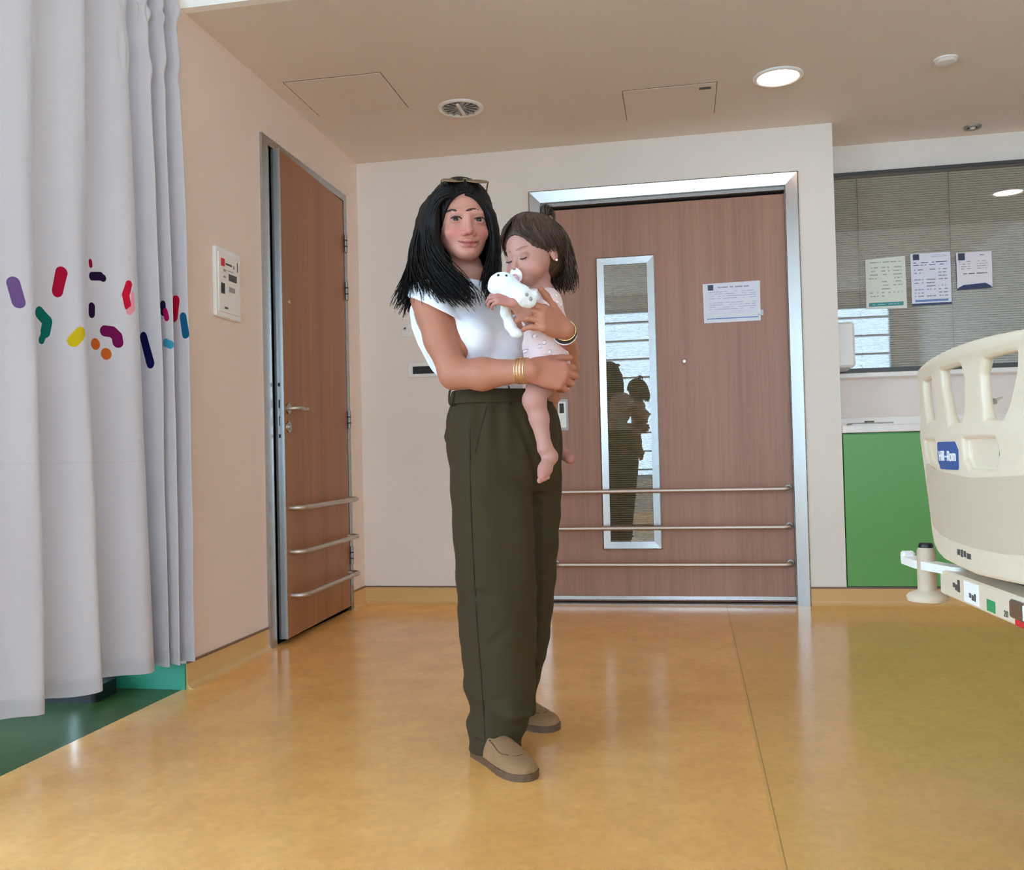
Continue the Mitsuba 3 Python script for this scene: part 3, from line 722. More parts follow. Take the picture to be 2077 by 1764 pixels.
# ------------------------------------------------------------------ privacy curtain with scattered prints
# (u0, z0, u1, z1, radius, colour) on the flat cloth
CONFETTI = [
    (1.6637, 1.3961, 1.6522, 1.3414, 0.0194, (112, 84, 134)),
    (1.2619, 1.4734, 1.2793, 1.4133, 0.0207, (168, 24, 54)),
    (1.3609, 1.3399, 1.3266, 1.3129, 0.0205, (22, 104, 92)),
    (1.3266, 1.3129, 1.3372, 1.281, 0.0205, (22, 104, 92)),
    (1.3393, 1.281, 1.3554, 1.2522, 0.0123, (22, 104, 92)),
    (1.2402, 1.2523, 1.2122, 1.2834, 0.0184, (206, 182, 36)),
    (0.9224, 1.5061, 0.8864, 1.5076, 0.0154, (44, 24, 56)),
    (0.8864, 1.5076, 0.8738, 1.5013, 0.0132, (44, 24, 56)),
    (0.9283, 1.3999, 0.929, 1.376, 0.0153, (44, 24, 56)),
    (0.9293, 1.5569, 0.9277, 1.5434, 0.0088, (150, 20, 60)),
    (0.8751, 1.3176, 0.8484, 1.3148, 0.0196, (112, 24, 76)),
    (0.8484, 1.3148, 0.8332, 1.2997, 0.0196, (112, 24, 76)),
    (0.8332, 1.2997, 0.831, 1.2791, 0.0196, (112, 24, 76)),
    (0.9171, 1.2721, 0.9161, 1.2704, 0.0196, (196, 98, 42)),
    (0.8757, 1.2386, 0.8749, 1.2369, 0.0196, (196, 98, 42)),
    (0.7788, 1.4868, 0.7939, 1.4471, 0.0132, (196, 30, 56)),
    (0.7939, 1.4471, 0.7874, 1.4061, 0.0132, (196, 30, 56)),
    (0.7848, 1.389, 0.768, 1.403, 0.0109, (232, 150, 160)),
    (0.768, 1.403, 0.766, 1.4537, 0.0088, (232, 150, 160)),
    (0.5442, 1.3173, 0.5142, 1.2211, 0.0204, (22, 22, 72)),
    (0.1279, 1.4605, 0.1399, 1.4018, 0.0207, (190, 24, 60)),
    (0.2992, 1.4393, 0.2979, 1.4136, 0.0159, (36, 28, 60)),
    (0.2869, 1.4127, 0.2799, 1.3902, 0.0136, (176, 24, 90)),
    (0.2892, 1.2976, 0.2629, 1.2886, 0.0158, (70, 150, 180)),
    (0.0931, 1.3983, 0.0841, 1.331, 0.0159, (30, 90, 130)),
]
def curtain_color(p, n, uv):
    u, z = uv.x, uv.y
    weave = noise(u * 900, z * 900, 1.0)
    c = mix(srgb(212, 207, 210), srgb(202, 196, 201), fbm(u * 6, z * 2, 2.0, 3)) * (0.97 + 0.05 * weave)
    crease = (1 - smoothstep(0.0, 0.004, dr.abs(z - 0.86))) + (1 - smoothstep(0.0, 0.003, dr.abs(z - 0.165))) * 0.6
    c = c * (1 - 0.06 * crease)
    for u0, z0, u1, z1, r, col in CONFETTI:
        du, dz = u1 - u0, z1 - z0
        t = dr.clip(((u - u0) * du + (z - z0) * dz) / (du * du + dz * dz + 1e-9), 0, 1)
        d = dr.sqrt(dr.square(u - u0 - t * du) + dr.square(z - z0 - t * dz))
        c = mix(c, srgb(*col), 1 - smoothstep(r - 0.001, r + 0.001, d))
    return c
scene['m_curtain'] = {'type': 'principledthin', 'base_color': proc(curtain_color), 'roughness': 0.8, 'diff_trans': 0.2, 'sheen': 0.3}
LOW = [(-1.846, 3.150), (-1.800, 3.108), (-1.885, 3.125), (-1.828, 3.070), (-1.938, 3.10), (-1.860, 3.046), (-1.985, 3.085), (-1.888, 2.985), (-1.878, 2.95), (-2.045, 2.80), (-1.886, 2.675), (-2.045, 2.55), (-1.898, 2.435), (-2.04, 2.275), (-1.91, 2.10), (-2.0, 1.95), (-1.925, 1.80)]
TOP = [(-1.862, 3.150), (-1.832, 3.116), (-1.905, 3.108), (-1.852, 3.055), (-1.930, 3.045), (-1.875, 2.985), (-1.955, 2.960), (-1.895, 2.88), (-1.90, 2.85), (-2.005, 2.765), (-1.898, 2.670), (-2.01, 2.55), (-1.902, 2.43), (-2.015, 2.275), (-1.92, 2.10), (-2.0, 1.95), (-1.925, 1.80)]
NU, NV = 460, 150
zs_ = np.linspace(0.112, 2.64, NV)
pl, pt = spline(np.c_[LOW, np.zeros(len(LOW))], NU)[:, :2], spline(np.c_[TOP, np.zeros(len(TOP))], NU)[:, :2]
al = np.r_[0, np.cumsum(np.linalg.norm(np.diff(pl, axis=0), axis=1))]
cv, cuv = [], []
for z in zs_:
    t = (z - 0.112) / 2.53
    w = t ** 1.6
    p = pl * (1 - w) + pt * w
    head = np.exp(-((z - 2.52) / 0.055) ** 2) + 0.7 * np.exp(-((z - 2.34) / 0.08) ** 2)
    tight = np.clip((p[:, 1] - 2.8) / 0.2, 0, 1)
    nz = meshkit.fbm(np.c_[al * 5, np.full(NU, z * 1.3), np.zeros(NU)], 3, 4) - 0.5
    n2 = meshkit.noise(np.c_[al * 38, np.full(NU, z * 14), np.ones(NU)], 7) - 0.5
    p = p + np.c_[nz * 0.022 + n2 * 0.055 * head * tight, (meshkit.noise(np.c_[al * 4, np.full(NU, z * 1.6), np.full(NU, 3.0)], 9) - 0.5) * 0.02 * (1 - tight * 0.6)]
    hem = np.where(z < 0.2, 0.004 * np.sin(al * 23), 0)
    cv.append(np.c_[p, z + hem * 1.0 + np.zeros(NU)])
    cuv.append(np.c_[al, np.full(NU, z)])
cv, cuv = np.array(cv), np.array(cuv)
i, j = np.meshgrid(np.arange(NV - 1), np.arange(NU - 1), indexing='ij')
q = np.stack([i * NU + j, i * NU + j + 1, (i + 1) * NU + j + 1, (i + 1) * NU + j], -1).reshape(-1, 4)
cur = t = thing('curtain', 'pale grey privacy curtain with coloured confetti prints hanging beside the left wall', 'curtain')
obj('cloth', trimesh.Trimesh(cv.reshape(-1, 3), np.vstack([q[:, [0, 1, 2]], q[:, [0, 2, 3]]]), process=False), 'm_curtain', t, smooth=True, uv=cuv.reshape(-1, 2))
def strip(i0, i1, off):
    """a band sewn on the cloth's edge"""
    a = cv[i0:i1]
    tan = np.gradient(a, axis=1)
    nr = np.cross(tan, [0, 0, 1.0])
    nr /= np.linalg.norm(nr, axis=2, keepdims=True) + 1e-9
    v = np.concatenate([a + nr * off, a - nr * off])
    m_ = i1 - i0
    f = []
    for s in range(2):
        ii, jj = np.meshgrid(np.arange(m_ - 1), np.arange(NU - 1), indexing='ij')
        qq = np.stack([ii * NU + jj, ii * NU + jj + 1, (ii + 1) * NU + jj + 1, (ii + 1) * NU + jj], -1).reshape(-1, 4) + s * m_ * NU
        f += [qq[:, [0, 1, 2]], qq[:, [0, 2, 3]]]
    return trimesh.Trimesh(v.reshape(-1, 3), np.vstack(f), process=False)
scene['m_hem'] = {'type': 'principledthin', 'base_color': rgb(*srgb(206, 203, 207)), 'roughness': 0.8, 'diff_trans': 0.4}
obj('hem', strip(0, 4, 0.0012), 'm_hem', t, smooth=True)
obj('heading', strip(NV - 3, NV, 0.0015), 'm_hem', t, smooth=True)
t = thing('curtain_track', 'white ceiling track from which the confetti curtain hangs', 'curtain track')
obj('rail', rbx(-1.965, -1.925, -1.0, YB - 0.006, 2.745, 2.77, 0.003), 'm_plastic_white', t)
for y in np.arange(-0.9, 3.15, 0.4):
    obj('hanger', bx(-1.95, -1.94, y - 0.004, y + 0.004, 2.768, ZH), 'm_plastic_white', t)
for i in range(10, NU - 5, 29):
    x, y = cv[-1, i, :2]
    obj('hook', tube([(x, y, 2.62), (0.5 * x - 0.5 * 1.945, y, 2.69), (-1.945, y, 2.744)], 0.0025, 6), 'm_plastic_grey', cur)

# ------------------------------------------------------------------ dark-based furniture behind the curtain
t = thing('bedside_seat', 'dark plinth with a chrome post showing under the curtain hem', 'seat')
pl_ = Polygon([(-3.0, 2.86), (-2.085, 2.94), (-2.105, 3.10), (-3.0, 3.10)]).buffer(-0.02).buffer(0.02)
m = extrude(pl_, 0.055)
m.apply_translation([0, 0, 0.0])
obj('plinth', m, 'm_black', t)
obj('post', lathe([(0, 0.05), (0.062, 0.05), (0.052, 0.066), (0.048, 0.075), (0.048, 0.36), (0, 0.36)], 32, (-2.2, 3.02, 0)), 'm_chrome', t, smooth=40)
obj('cushion', rbx(-3.0, -2.10, 2.70, 3.12, 0.35, 0.47, 0.02), 'm_plastic_grey', t)
for x in (-2.36, -2.30):
    obj('bolt', lathe([(0, 0.066), (0.010, 0.065), (0.013, 0.06), (0.013, 0.052)], 16, (x, 2.93, 0)), 'm_chrome', t, smooth=40)

# ------------------------------------------------------------------ hospital bed; only its foot end is in the picture
princ('m_bed_cream', srgb(212, 196, 172), 0.38, spec=0.45)
princ('m_bed_inset', srgb(194, 175, 152), 0.5, spec=0.35)
princ('m_bed_white', srgb(236, 236, 230), 0.35)
princ('m_bed_blue', srgb(40, 78, 140), 0.35)
princ('m_bed_green', srgb(44, 140, 84), 0.4)
princ('m_mattress', srgb(120, 132, 150), 0.6)
BA, BS, BN = np.array([0.60007, 2.35606, 0]), np.array([0.06759, -0.99771, 0]), np.array([-0.99771, -0.06759, 0])
def bed(m, bow=True):
    """bed coordinates: s along the board towards the viewer, o outwards (to the left), z up"""
    m = m.copy()
    v = np.array(m.vertices)
    o = v[:, 1] - (0.045 * ((v[:, 0] - 0.283) / 0.50) ** 2 if bow else 0)
    m.vertices = BA + v[:, :1] * BS + o[:, None] * BN + np.c_[np.zeros((len(v), 2)), v[:, 2]]
    if m.volume < 0:
        m.invert()
    return m
half = [(0.176, 1.067), (0.008, 1.061), (-0.11, 1.052), (-0.163, 1.045), (-0.198, 1.036), (-0.214, 1.015), (-0.205, 0.985), (-0.177, 0.919), (-0.133, 0.843), (-0.091, 0.768), (-0.051, 0.686), (-0.032, 0.634), (-0.012, 0.606), (0.025, 0.590), (0.071, 0.582), (0.195, 0.577)]
mir = lambda P: [(0.566 - x, z) for x, z in P][::-1]
outline = [(0.283, 1.068)] + half + [(0.283, 0.574)] + mir(half)
H1 = [(-0.118, 1.012), (-0.018, 1.012), (-0.002, 0.985), (0.018, 0.938), (0.012, 0.914), (-0.070, 0.912), (-0.098, 0.945), (-0.115, 0.985)]
H2 = [(0.082, 1.022), (0.216, 1.022), (0.233, 0.992), (0.228, 0.94), (0.217, 0.902), (0.140, 0.898), (0.118, 0.93), (0.100, 0.962), (0.086, 0.99)]
R1 = [(-0.088, 0.862), (0.030, 0.860), (0.042, 0.815), (0.034, 0.795), (-0.045, 0.805), (-0.075, 0.835)]
R2 = [(0.240, 0.862), (0.400, 0.862), (0.418, 0.830), (0.398, 0.797), (0.270, 0.797), (0.244, 0.82)]
c_ = Clay(*Clay.grid((-0.235, -0.042, 0.555), (0.845, 0.042, 1.085), 0.004))
S_, Z_ = c_.ax[0][:, None], c_.ax[2][None, :]
d2d = poly_distance(outline, S_, Z_)
for h_ in (H1, H2, mir(H1), mir(H2)):
    d2d = np.maximum(d2d, -(poly_distance(h_, S_, Z_) - 0.002))
thick = 0.020 - 0.008 * np.clip((0.93 - np.abs(Z_ - 0.96) * 0 - 0.93 + (Z_ - 0.87) / 0.05), 0, 1) * np.clip((1.045 - Z_) / 0.02, 0, 1) + 0 * S_
edge_r = 0.011
dq = np.maximum(d2d + edge_r, 0)[:, None, :] ** 2
yy = np.maximum(np.abs(c_.ax[1])[None, :, None] - thick[:, None, :] + edge_r, 0)
c_.F = (np.sqrt(dq + yy ** 2) - edge_r + np.minimum(np.maximum(d2d[:, None, :] + edge_r, np.abs(c_.ax[1])[None, :, None] - thick[:, None, :] + edge_r), 0)).astype(np.float32)
for r_ in (R1, R2, mir(R1)):
    rr = poly_distance(r_, S_, Z_)[:, None, :]
    cut = np.maximum(rr, -(c_.ax[1][None, :, None] - 0.004))
    kk = 0.012
    a_, b_ = c_.F, -cut
    hh = np.maximum(kk - np.abs(a_ - b_), 0) / kk
    c_.F = (np.maximum(a_, b_) + hh * hh * kk * 0.25).astype(np.float32)
bedk = thing('hospital_bed', 'cream hospital bed end with cut-out grips at the right edge', 'bed')
fb = obj('foot_board', bed(c_.mesh(1)), 'm_bed_cream', bedk, smooth=True)
ins_half = [(0.159, 0.784), (0.05, 0.790), (-0.064, 0.806), (-0.055, 0.74), (-0.035, 0.69), (-0.005, 0.655), (0.06, 0.640), (0.145, 0.634)]
inset = Polygon([(0.283, 0.779)] + ins_half + [(0.283, 0.631)] + mir(ins_half)).buffer(-0.012).buffer(0.012).segmentize(0.03)
def on_board(poly, o, h):
    m = extrude(poly, h)
    v = np.array(m.vertices)
    m.vertices = np.c_[v[:, 0], o + v[:, 2], v[:, 1]]
    return bed(m)
def finer(m, e=0.03):
    v, f = trimesh.remesh.subdivide_to_size(m.vertices, m.faces, e)
    return trimesh.Trimesh(v, f, process=True)
def board_piece(poly, o, h):
    m = finer(extrude(poly, h), 0.04)
    v = np.array(m.vertices)
    return bed(trimesh.Trimesh(np.c_[v[:, 0], o + v[:, 2], v[:, 1]], m.faces, process=False))
obj('inset_panel', board_piece(inset, 0.018, 0.0035), 'm_bed_inset', fb)
logo = Polygon([(0.067, 0.857), (0.195, 0.857), (0.215, 0.838), (0.215, 0.794), (0.090, 0.794), (0.068, 0.815)]).buffer(-0.008).buffer(0.008)
lg = obj('badge', board_piece(logo, 0.018, 0.0045), 'm_bed_blue', fb)
tm = meshkit.text_mesh('Hill-Rom', 0.0215, 0.0012, bold=True)
tw = tm.vertices[:, 0].max()
v = np.array(tm.vertices)
tm.vertices = np.c_[0.078 + v[:, 0] * (0.126 / tw), 0.0223 + v[:, 2], 0.814 + v[:, 1]]
obj('badge_lettering', bed(tm), 'm_bed_white', fb)
obj('green_mark', board_piece(Point(0.404, 0.829).buffer(0.013), 0.0025, 0.0035), 'm_bed_green', fb)
for s0, s1, z0, z1 in ((0.186, 0.203, 0.606, 0.619), (0.207, 0.222, 0.604, 0.620), (0.226, 0.240, 0.606, 0.619), (0.244, 0.268, 0.604, 0.616)):
    obj('type_plate', board_piece(sbox(s0, z0, s1, z1), 0.0193, 0.0012), 'm_plastic_dark', fb)
obj('frame_beam', bed(rbx(0.03, 0.83, -0.075, 0.006, 0.497, 0.556, 0.004), False), 'm_bed_cream', bedk)
obj('deck', bed(bx(0.0, 0.86, -2.05, -0.06, 0.556, 0.60), False), 'm_plastic_dark', bedk)
obj('mattress', bed(rbx(0.02, 0.84, -2.03, -0.09, 0.601, 0.74, 0.03), False), 'm_mattress', bedk)
obj('side_beam', bed(cat(bx(0.10, 0.16, -2.0, -0.08, 0.49, 0.556), bx(0.70, 0.76, -2.0, -0.08, 0.49, 0.556)), False), 'm_bed_cream', bedk)
obj('base', bed(cat(bx(0.12, 0.74, -1.75, -0.45, 0.16, 0.24), bx(0.38, 0.48, -0.8, -0.7, 0.24, 0.5), bx(0.38, 0.48, -1.5, -1.4, 0.24, 0.5)), False), 'm_bed_cream', bedk)
for s_c in (0.12, 0.74):
    for o_c in (-0.5, -1.7):
        w = obj('castor', bed(cyl((s_c - 0.02, o_c, 0.0605), (s_c + 0.02, o_c, 0.0605), 0.06, 24), False), 'm_plastic_grey', bedk, smooth=40)
        obj('fork', bed(cat(bx(s_c - 0.028, s_c - 0.022, o_c - 0.02, o_c + 0.02, 0.05, 0.165), bx(s_c + 0.022, s_c + 0.028, o_c - 0.02, o_c + 0.02, 0.05, 0.165), bx(s_c - 0.028, s_c + 0.028, o_c - 0.02, o_c + 0.02, 0.13, 0.165)), False), 'm_plastic_dark', w)
# corner bumper: post, cap, arm, roller
bs, bo = -0.045, 0.012
def bl(profile, n=32):
    return bed(lathe(profile, n, (bs, bo, 0)), False)
bp = obj('corner_bumper', bl([(0, 0.598), (0.017, 0.598), (0.021, 0.592), (0.022, 0.57), (0.022, 0.492), (0.0, 0.492)]), 'm_bed_inset', bedk, smooth=40)
obj('cap', bl([(0, 0.610), (0.014, 0.609), (0.017, 0.605), (0.017, 0.596), (0, 0.596)]), 'm_black', bp, smooth=40)
obj('roller', bl([(0, 0.492), (0.022, 0.494), (0.042, 0.486), (0.049, 0.478), (0.046, 0.468), (0.030, 0.462), (0, 0.461)]), 'm_bed_cream', bp, smooth=40)
arm = LineString([(-0.155, 0.02), (-0.06, 0.018), (0.07, -0.02)]).buffer(0.019)
m = extrude(arm, 0.020)
m.apply_translation([0, 0, 0.545])
obj('arm', bed(m, False), 'm_bed_white', bp)
obj('hook', bed(rbx(-0.176, -0.150, 0.004, 0.036, 0.545, 0.577, 0.005), False), 'm_bed_white', bp)
# stickers on the beam
st = lambda s0, s1, z0, z1, o=0.006: bed(bx(s0, s1, o, o + 0.0012, z0, z1), False)
obj('sticker', st(0.184, 0.266, 0.504, 0.549), 'm_bed_white', bedk)
obj('sticker', st(0.309, 0.351, 0.504, 0.528), 'm_bed_green', bedk)
for s0, s1, z0, z1 in ((0.118, 0.130, 0.525, 0.535), (0.132, 0.146, 0.520, 0.533), (0.147, 0.158, 0.518, 0.545), (0.215, 0.226, 0.516, 0.526), (0.229, 0.240, 0.512, 0.524), (0.243, 0.252, 0.512, 0.528)):
    obj('print_mark', st(s0, s1, z0, z1, 0.0065), 'm_plastic_dark', bedk)
for s0, ch in ((0.392, '20'),):
    tm = meshkit.text_mesh(ch, 0.012, 0.001)
    v = np.array(tm.vertices)
    obj('print_mark', bed(trimesh.Trimesh(np.c_[s0 + v[:, 0], 0.0062 + v[:, 2], 0.507 + v[:, 1]], tm.faces, process=False), False), 'm_plastic_dark', bedk)
obj('latch', bed(rbx(0.434, 0.50, -0.01, 0.014, 0.512, 0.548, 0.004), False), 'm_steel', bedk)
obj('latch_band', bed(bx(0.446, 0.50, 0.0062, 0.0075, 0.499, 0.511), False), 'm_red', bedk)
# ------------------------------------------------------------------ the two people. Figure coordinates: u to the right, v away, z up, origin on the floor
RT, FW = np.array([math.cos(YAW), math.sin(YAW), 0]), np.array([-math.sin(YAW), math.cos(YAW), 0])
FIG = np.eye(4)
FIG[:3, 0], FIG[:3, 1], FIG[:3, 2], FIG[:3, 3] = RT, FW, [0, 0, 1], FW * 2.62
def fig(m, M=None):
    m = m.copy()
    m.apply_transform(FIG if M is None else FIG @ M)
    return m
mat('m_skin', {'type': 'principled', 'base_color': {'type': 'mesh_attribute', 'name': 'vertex_color'}, 'roughness': 0.52, 'specular': 0.35})
mat('m_eye', {'type': 'principled', 'base_color': {'type': 'mesh_attribute', 'name': 'vertex_color'}, 'roughness': 0.2, 'specular': 0.35})
def hair_color(a, b):
    def fn(p, n, uv):
        return mix(a, b, noise(p.x * 240, p.y * 240, p.z * 26))
    return fn
princ('m_hair', proc(hair_color(srgb(10, 8, 8), srgb(22, 18, 17))), 0.48, spec=0.2)
princ('m_hair_baby', proc(hair_color(srgb(44, 30, 24), srgb(82, 58, 45))), 0.45, spec=0.3)
princ('m_brow', srgb(58, 40, 34), 0.7)
princ('m_brow_baby', srgb(168, 122, 106), 0.7)
princ('m_lash', srgb(40, 28, 26), 0.6)
def knit(base, dark, sc):
    def fn(p, n, uv):
        return mix(base, dark, 0.6 * fbm(p.x * 7, p.y * 7, p.z * 7, 3) + 0.4 * noise(p.x * sc, p.y * sc, p.z * sc))
    return fn
princ('m_shirt', proc(knit(srgb(242, 244, 252), srgb(232, 234, 244), 900)), 0.8, spec=0.2, sheen=0.2)
princ('m_trousers', proc(knit(srgb(65, 54, 35), srgb(56, 46, 29), 800)), 0.85, spec=0.2, sheen=0.15)
princ('m_trousers_seam', srgb(42, 35, 24), 0.85)
princ('m_suede', proc(knit(srgb(150, 118, 84), srgb(132, 102, 72), 500)), 0.9, spec=0.15, sheen=0.5)
princ('m_sole', srgb(92, 66, 46), 0.6)
mat('m_gold', {'type': 'roughconductor', 'material': 'none', 'specular_reflectance': rgb(0.85, 0.65, 0.34), 'alpha': 0.2})
princ('m_pearl', srgb(236, 230, 222), 0.3)
princ('m_plush', proc(knit(srgb(236, 242, 244), srgb(222, 230, 234), 400)), 0.9, spec=0.1, sheen=0.6)
princ('m_tortoise', srgb(120, 96, 64), 0.25)
mat('m_lens_dark', {'type': 'principled', 'base_color': rgb(*srgb(74, 64, 46)), 'roughness': 0.08, 'specular': 0.6})
def romper(p, n, uv):
    c = mix(srgb(228, 204, 200), srgb(220, 193, 190), fbm(p.x * 9, p.y * 9, p.z * 9, 3))
    x, y = (p.x * 0.9 + p.y * 0.5) / 0.020, p.z / 0.020
    d1_, d2_, r_ = mikit.voronoi(x, y)
    ring = (1 - smoothstep(0.02, 0.07, dr.abs(d1_ - 0.27))) * smoothstep(0.35, 0.45, r_) * smoothstep(0.35, 0.65, noise(x * 4, y * 4, 2.0))
    c = mix(c, srgb(150, 140, 150), ring * 0.8)
    return mix(c, srgb(250, 246, 246), (1 - smoothstep(0.16, 0.22, d1_)) * smoothstep(0.55, 0.6, r_) * 0.6)
princ('m_romper', proc(romper), 0.8, spec=0.2, sheen=0.2)

def axes_of(face, tilt=0.0, pitch=0.0):
    """head axes from a facing direction in the floor plane: columns X (towards the viewer's right), Y (backwards), Z up; pitch > 0 looks down"""
    f = unit([face[0], face[1], 0])
    Y = -f
    X = np.cross(Y, [0, 0, 1.0])
    Z = np.array([0, 0, 1.0])
    c, s = math.cos(pitch), math.sin(pitch)
    Y, Z = Y * c + Z * s, Z * c - Y * s
    c, s = math.cos(tilt), math.sin(tilt)
    X, Z = X * c + Z * s, Z * c - X * s
    return np.stack([X, Y, Z], 1)

def hand(c, wrist, F, N, S, curls, scale=1.0, spread=0.06, thumb=(0.6, 0.75, -0.25), kpalm=0.012):
    """palm, four unequal bent fingers and a thumb. F towards the fingers, N out of the back of the hand, S towards the thumb"""
    wrist, F = np.asarray(wrist, float), unit(F)
    N = np.asarray(N, float)
    N = unit(N - F * (N @ F))
    S = np.cross(F, N) if np.cross(F, N) @ np.asarray(S, float) > 0 else np.cross(N, F)
    s = scale
    kn = [(0.027, 0.084), (0.009, 0.089), (-0.0095, 0.085), (-0.027, 0.076)]
    ph = [(0.041, 0.025, 0.020), (0.045, 0.028, 0.021), (0.041, 0.026, 0.020), (0.033, 0.020, 0.018)]
    for i, (a, b) in enumerate(kn):
        K = wrist + s * (S * a + F * b)
        c.bone(wrist + s * (S * a * 0.62 + F * 0.012), K, 0.0125 * s, 0.0108 * s, kpalm * s)
        d, P, r, acc = unit(F + S * spread * (1.5 - i)), K, 0.0092 * s * (0.9 if i == 3 else 1), 0.0
        for j in range(3):
            acc += math.radians(curls[i][j])
            e = d * math.cos(acc) - N * math.sin(acc)
            Q = P + e * ph[i][j] * s
            r2 = r * 0.90
            c.bone(P, Q, r, r2, (0.006 if j == 0 else 0.004) * s)
            P, r = Q, r2
    c.ell(wrist + s * (F * 0.048 - N * 0.004), np.array([0.047, 0.014, 0.037]) * s, 0.012 * s, np.stack([F, N, S], 1))
    T0 = wrist + s * (F * 0.018 + S * 0.022 - N * 0.006)
    d1 = unit(F * thumb[0] + S * thumb[1] + N * thumb[2])
    T1 = T0 + d1 * 0.044 * s
    d2_ = unit(d1 + F * 0.45)
    T2 = T1 + d2_ * 0.033 * s
    T3 = T2 + unit(d2_ + F * 0.2) * 0.025 * s
    c.bone(T0, T1, 0.0150 * s, 0.0115 * s, 0.014 * s)
    c.bone(T1, T2, 0.0110 * s, 0.0098 * s, 0.005 * s)
    c.bone(T2, T3, 0.0098 * s, 0.0080 * s, 0.004 * s)

def surface(c, u, z, v0=-0.5):
    """the first v at which the sculpted body is met, going away from the viewer"""
    i, k = np.searchsorted(c.ax[0], u), np.searchsorted(c.ax[2], z)
    i, k = min(i, c.F.shape[0] - 1), min(k, c.F.shape[2] - 1)
    col = c.F[i, :, k]
    j = np.nonzero(col < 0)[0]
    if not len(j):
        return None
    j = j[0]
    if j == 0:
        return float(c.ax[1][0])
    t = col[j - 1] / (col[j - 1] - col[j])
    return float(c.ax[1][j - 1] + t * (c.ax[1][j] - c.ax[1][j - 1]))
def on_surface(c, pts, n, off=0.0):
    out = []
    for u, z in spline(np.c_[pts, np.zeros(len(pts))], n)[:, :2]:
        v = surface(c, u, z)
        if v is not None:
            out.append((u, v - off, z))
    out = np.array(out)
    if len(out) > 8:
        out[1:-1, 1] = (out[:-2, 1] + out[1:-1, 1] * 2 + out[2:, 1]) / 4
    return out

# ---------------------------------------------- the woman
HC = np.array([-0.123, -0.082, 1.496])              # between the ears
HR = axes_of((0.208, -0.978), 0.0, 0.03)
HS = 1.03
hp = lambda x, y, z: HC + HR @ (np.array([x, y, z]) * HS)
TA = math.radians(38)                                # the turn of the trunk
CH, LAT = np.array([math.sin(TA), -math.cos(TA), 0]), np.array([math.cos(TA), math.sin(TA), 0])
SH_R, EL_R, WR_R = np.array([-0.226, -0.118, 1.288]), np.array([-0.153, -0.150, 1.075]), np.array([0.052, -0.243, 1.071])
SH_L, EL_L, WR_L = np.array([0.020, 0.060, 1.295]), np.array([0.158, 0.030, 1.108]), np.array([0.146, -0.226, 1.178])
TORSO = [(0.93, -0.020, 0.020, 0.150, 0.110, TA), (1.02, -0.032, 0.015, 0.135, 0.100, TA), (1.10, -0.080, 0.010, 0.128, 0.094, TA), (1.18, -0.112, 0.000, 0.140, 0.100, TA), (1.26, -0.122, -0.008, 0.150, 0.098, TA),
         (1.305, -0.112, -0.020, 0.140, 0.076, TA), (1.345, -0.102, -0.030, 0.085, 0.058, TA), (1.375, -0.098, -0.036, 0.050, 0.050, TA)]
def head_woman(c):
    E = lambda p, r, k, how='add': c.ell(hp(*p), np.array(r) * HS, k, HR, how)
    B = lambda a, b, ra, rb, k, how='add': c.bone(hp(*a), hp(*b), ra * HS, rb * HS, k, how)
    E((0, 0.014, 0.032), (0.073, 0.090, 0.086), 0)
    E((0, -0.026, -0.022), (0.0570, 0.061, 0.062), 0.03)
    E((0, -0.050, -0.066), (0.032, 0.034, 0.028), 0.032)
    E((0, -0.072, -0.0855), (0.016, 0.014, 0.0115), 0.022)
    for s in (-1, 1):
        B((0.043 * s, 0.000, -0.040), (0.016 * s, -0.056, -0.080), 0.013, 0.011, 0.028)
        E((0.0345 * s, -0.061, -0.033), (0.022, 0.022, 0.019), 0.020)
        E((0.023 * s, -0.074, 0.019), (0.018, 0.010, 0.006), 0.020)
        E((0.031 * s, -0.094, -0.001), (0.016, 0.010, 0.0085), 0.014, 'cut')
        E((0.031 * s, -0.0730, -0.001), (0.0148, 0.0142, 0.0135), 0.005)
        E((0.0765 * s, 0.010, -0.008), (0.009, 0.018, 0.030), 0.008)
    B((0, -0.081, 0.010), (0, -0.1035, -0.033), 0.0062, 0.0086, 0.011)
    E((0, -0.1030, -0.0355), (0.0095, 0.0100, 0.0085), 0.006)
    for s in (-1, 1):
        E((0.0125 * s, -0.0915, -0.0395), (0.0078, 0.0100, 0.0070), 0.006)
        E((0.0062 * s, -0.1010, -0.0460), (0.0032, 0.005, 0.0022), 0.003, 'cut')
        c.chain([hp(0.026 * s, -0.0790, -0.0575), hp(0.015 * s, -0.0885, -0.0595), hp(0.0045 * s, -0.0925, -0.0580), hp(0, -0.0920, -0.0590)], np.array([0.0026, 0.0038, 0.0042, 0.004]) * HS, 0.005)
        c.chain([hp(0.025 * s, -0.0785, -0.0605), hp(0.014 * s, -0.0870, -0.0690), hp(0, -0.0900, -0.0725)], np.array([0.0028, 0.0056, 0.0066]) * HS, 0.005)
        c.chain([hp(0.0275 * s, -0.0820, -0.0580), hp(0.015 * s, -0.0935, -0.0640), hp(0, -0.0985, -0.0655)], np.array([0.0016, 0.0013, 0.0013]) * HS, 0.002, how='cut')
        E((0.031 * s, -0.0905, -0.0010), (0.0128, 0.0150, 0.0046), 0.0018, 'cut')
    E((0, -0.0935, -0.0790), (0.014, 0.007, 0.003), 0.008, 'cut')
xs = np.arange(-0.335, 0.225, 0.0022)
ys = np.arange(-0.300, 0.300, 0.0022)
zs = np.r_[np.arange(0.03, 0.95, 0.008), np.arange(0.95, 1.625, 0.0022)]
W_ = Clay(xs, ys, zs)
W_.stack(TORSO, 0.0)
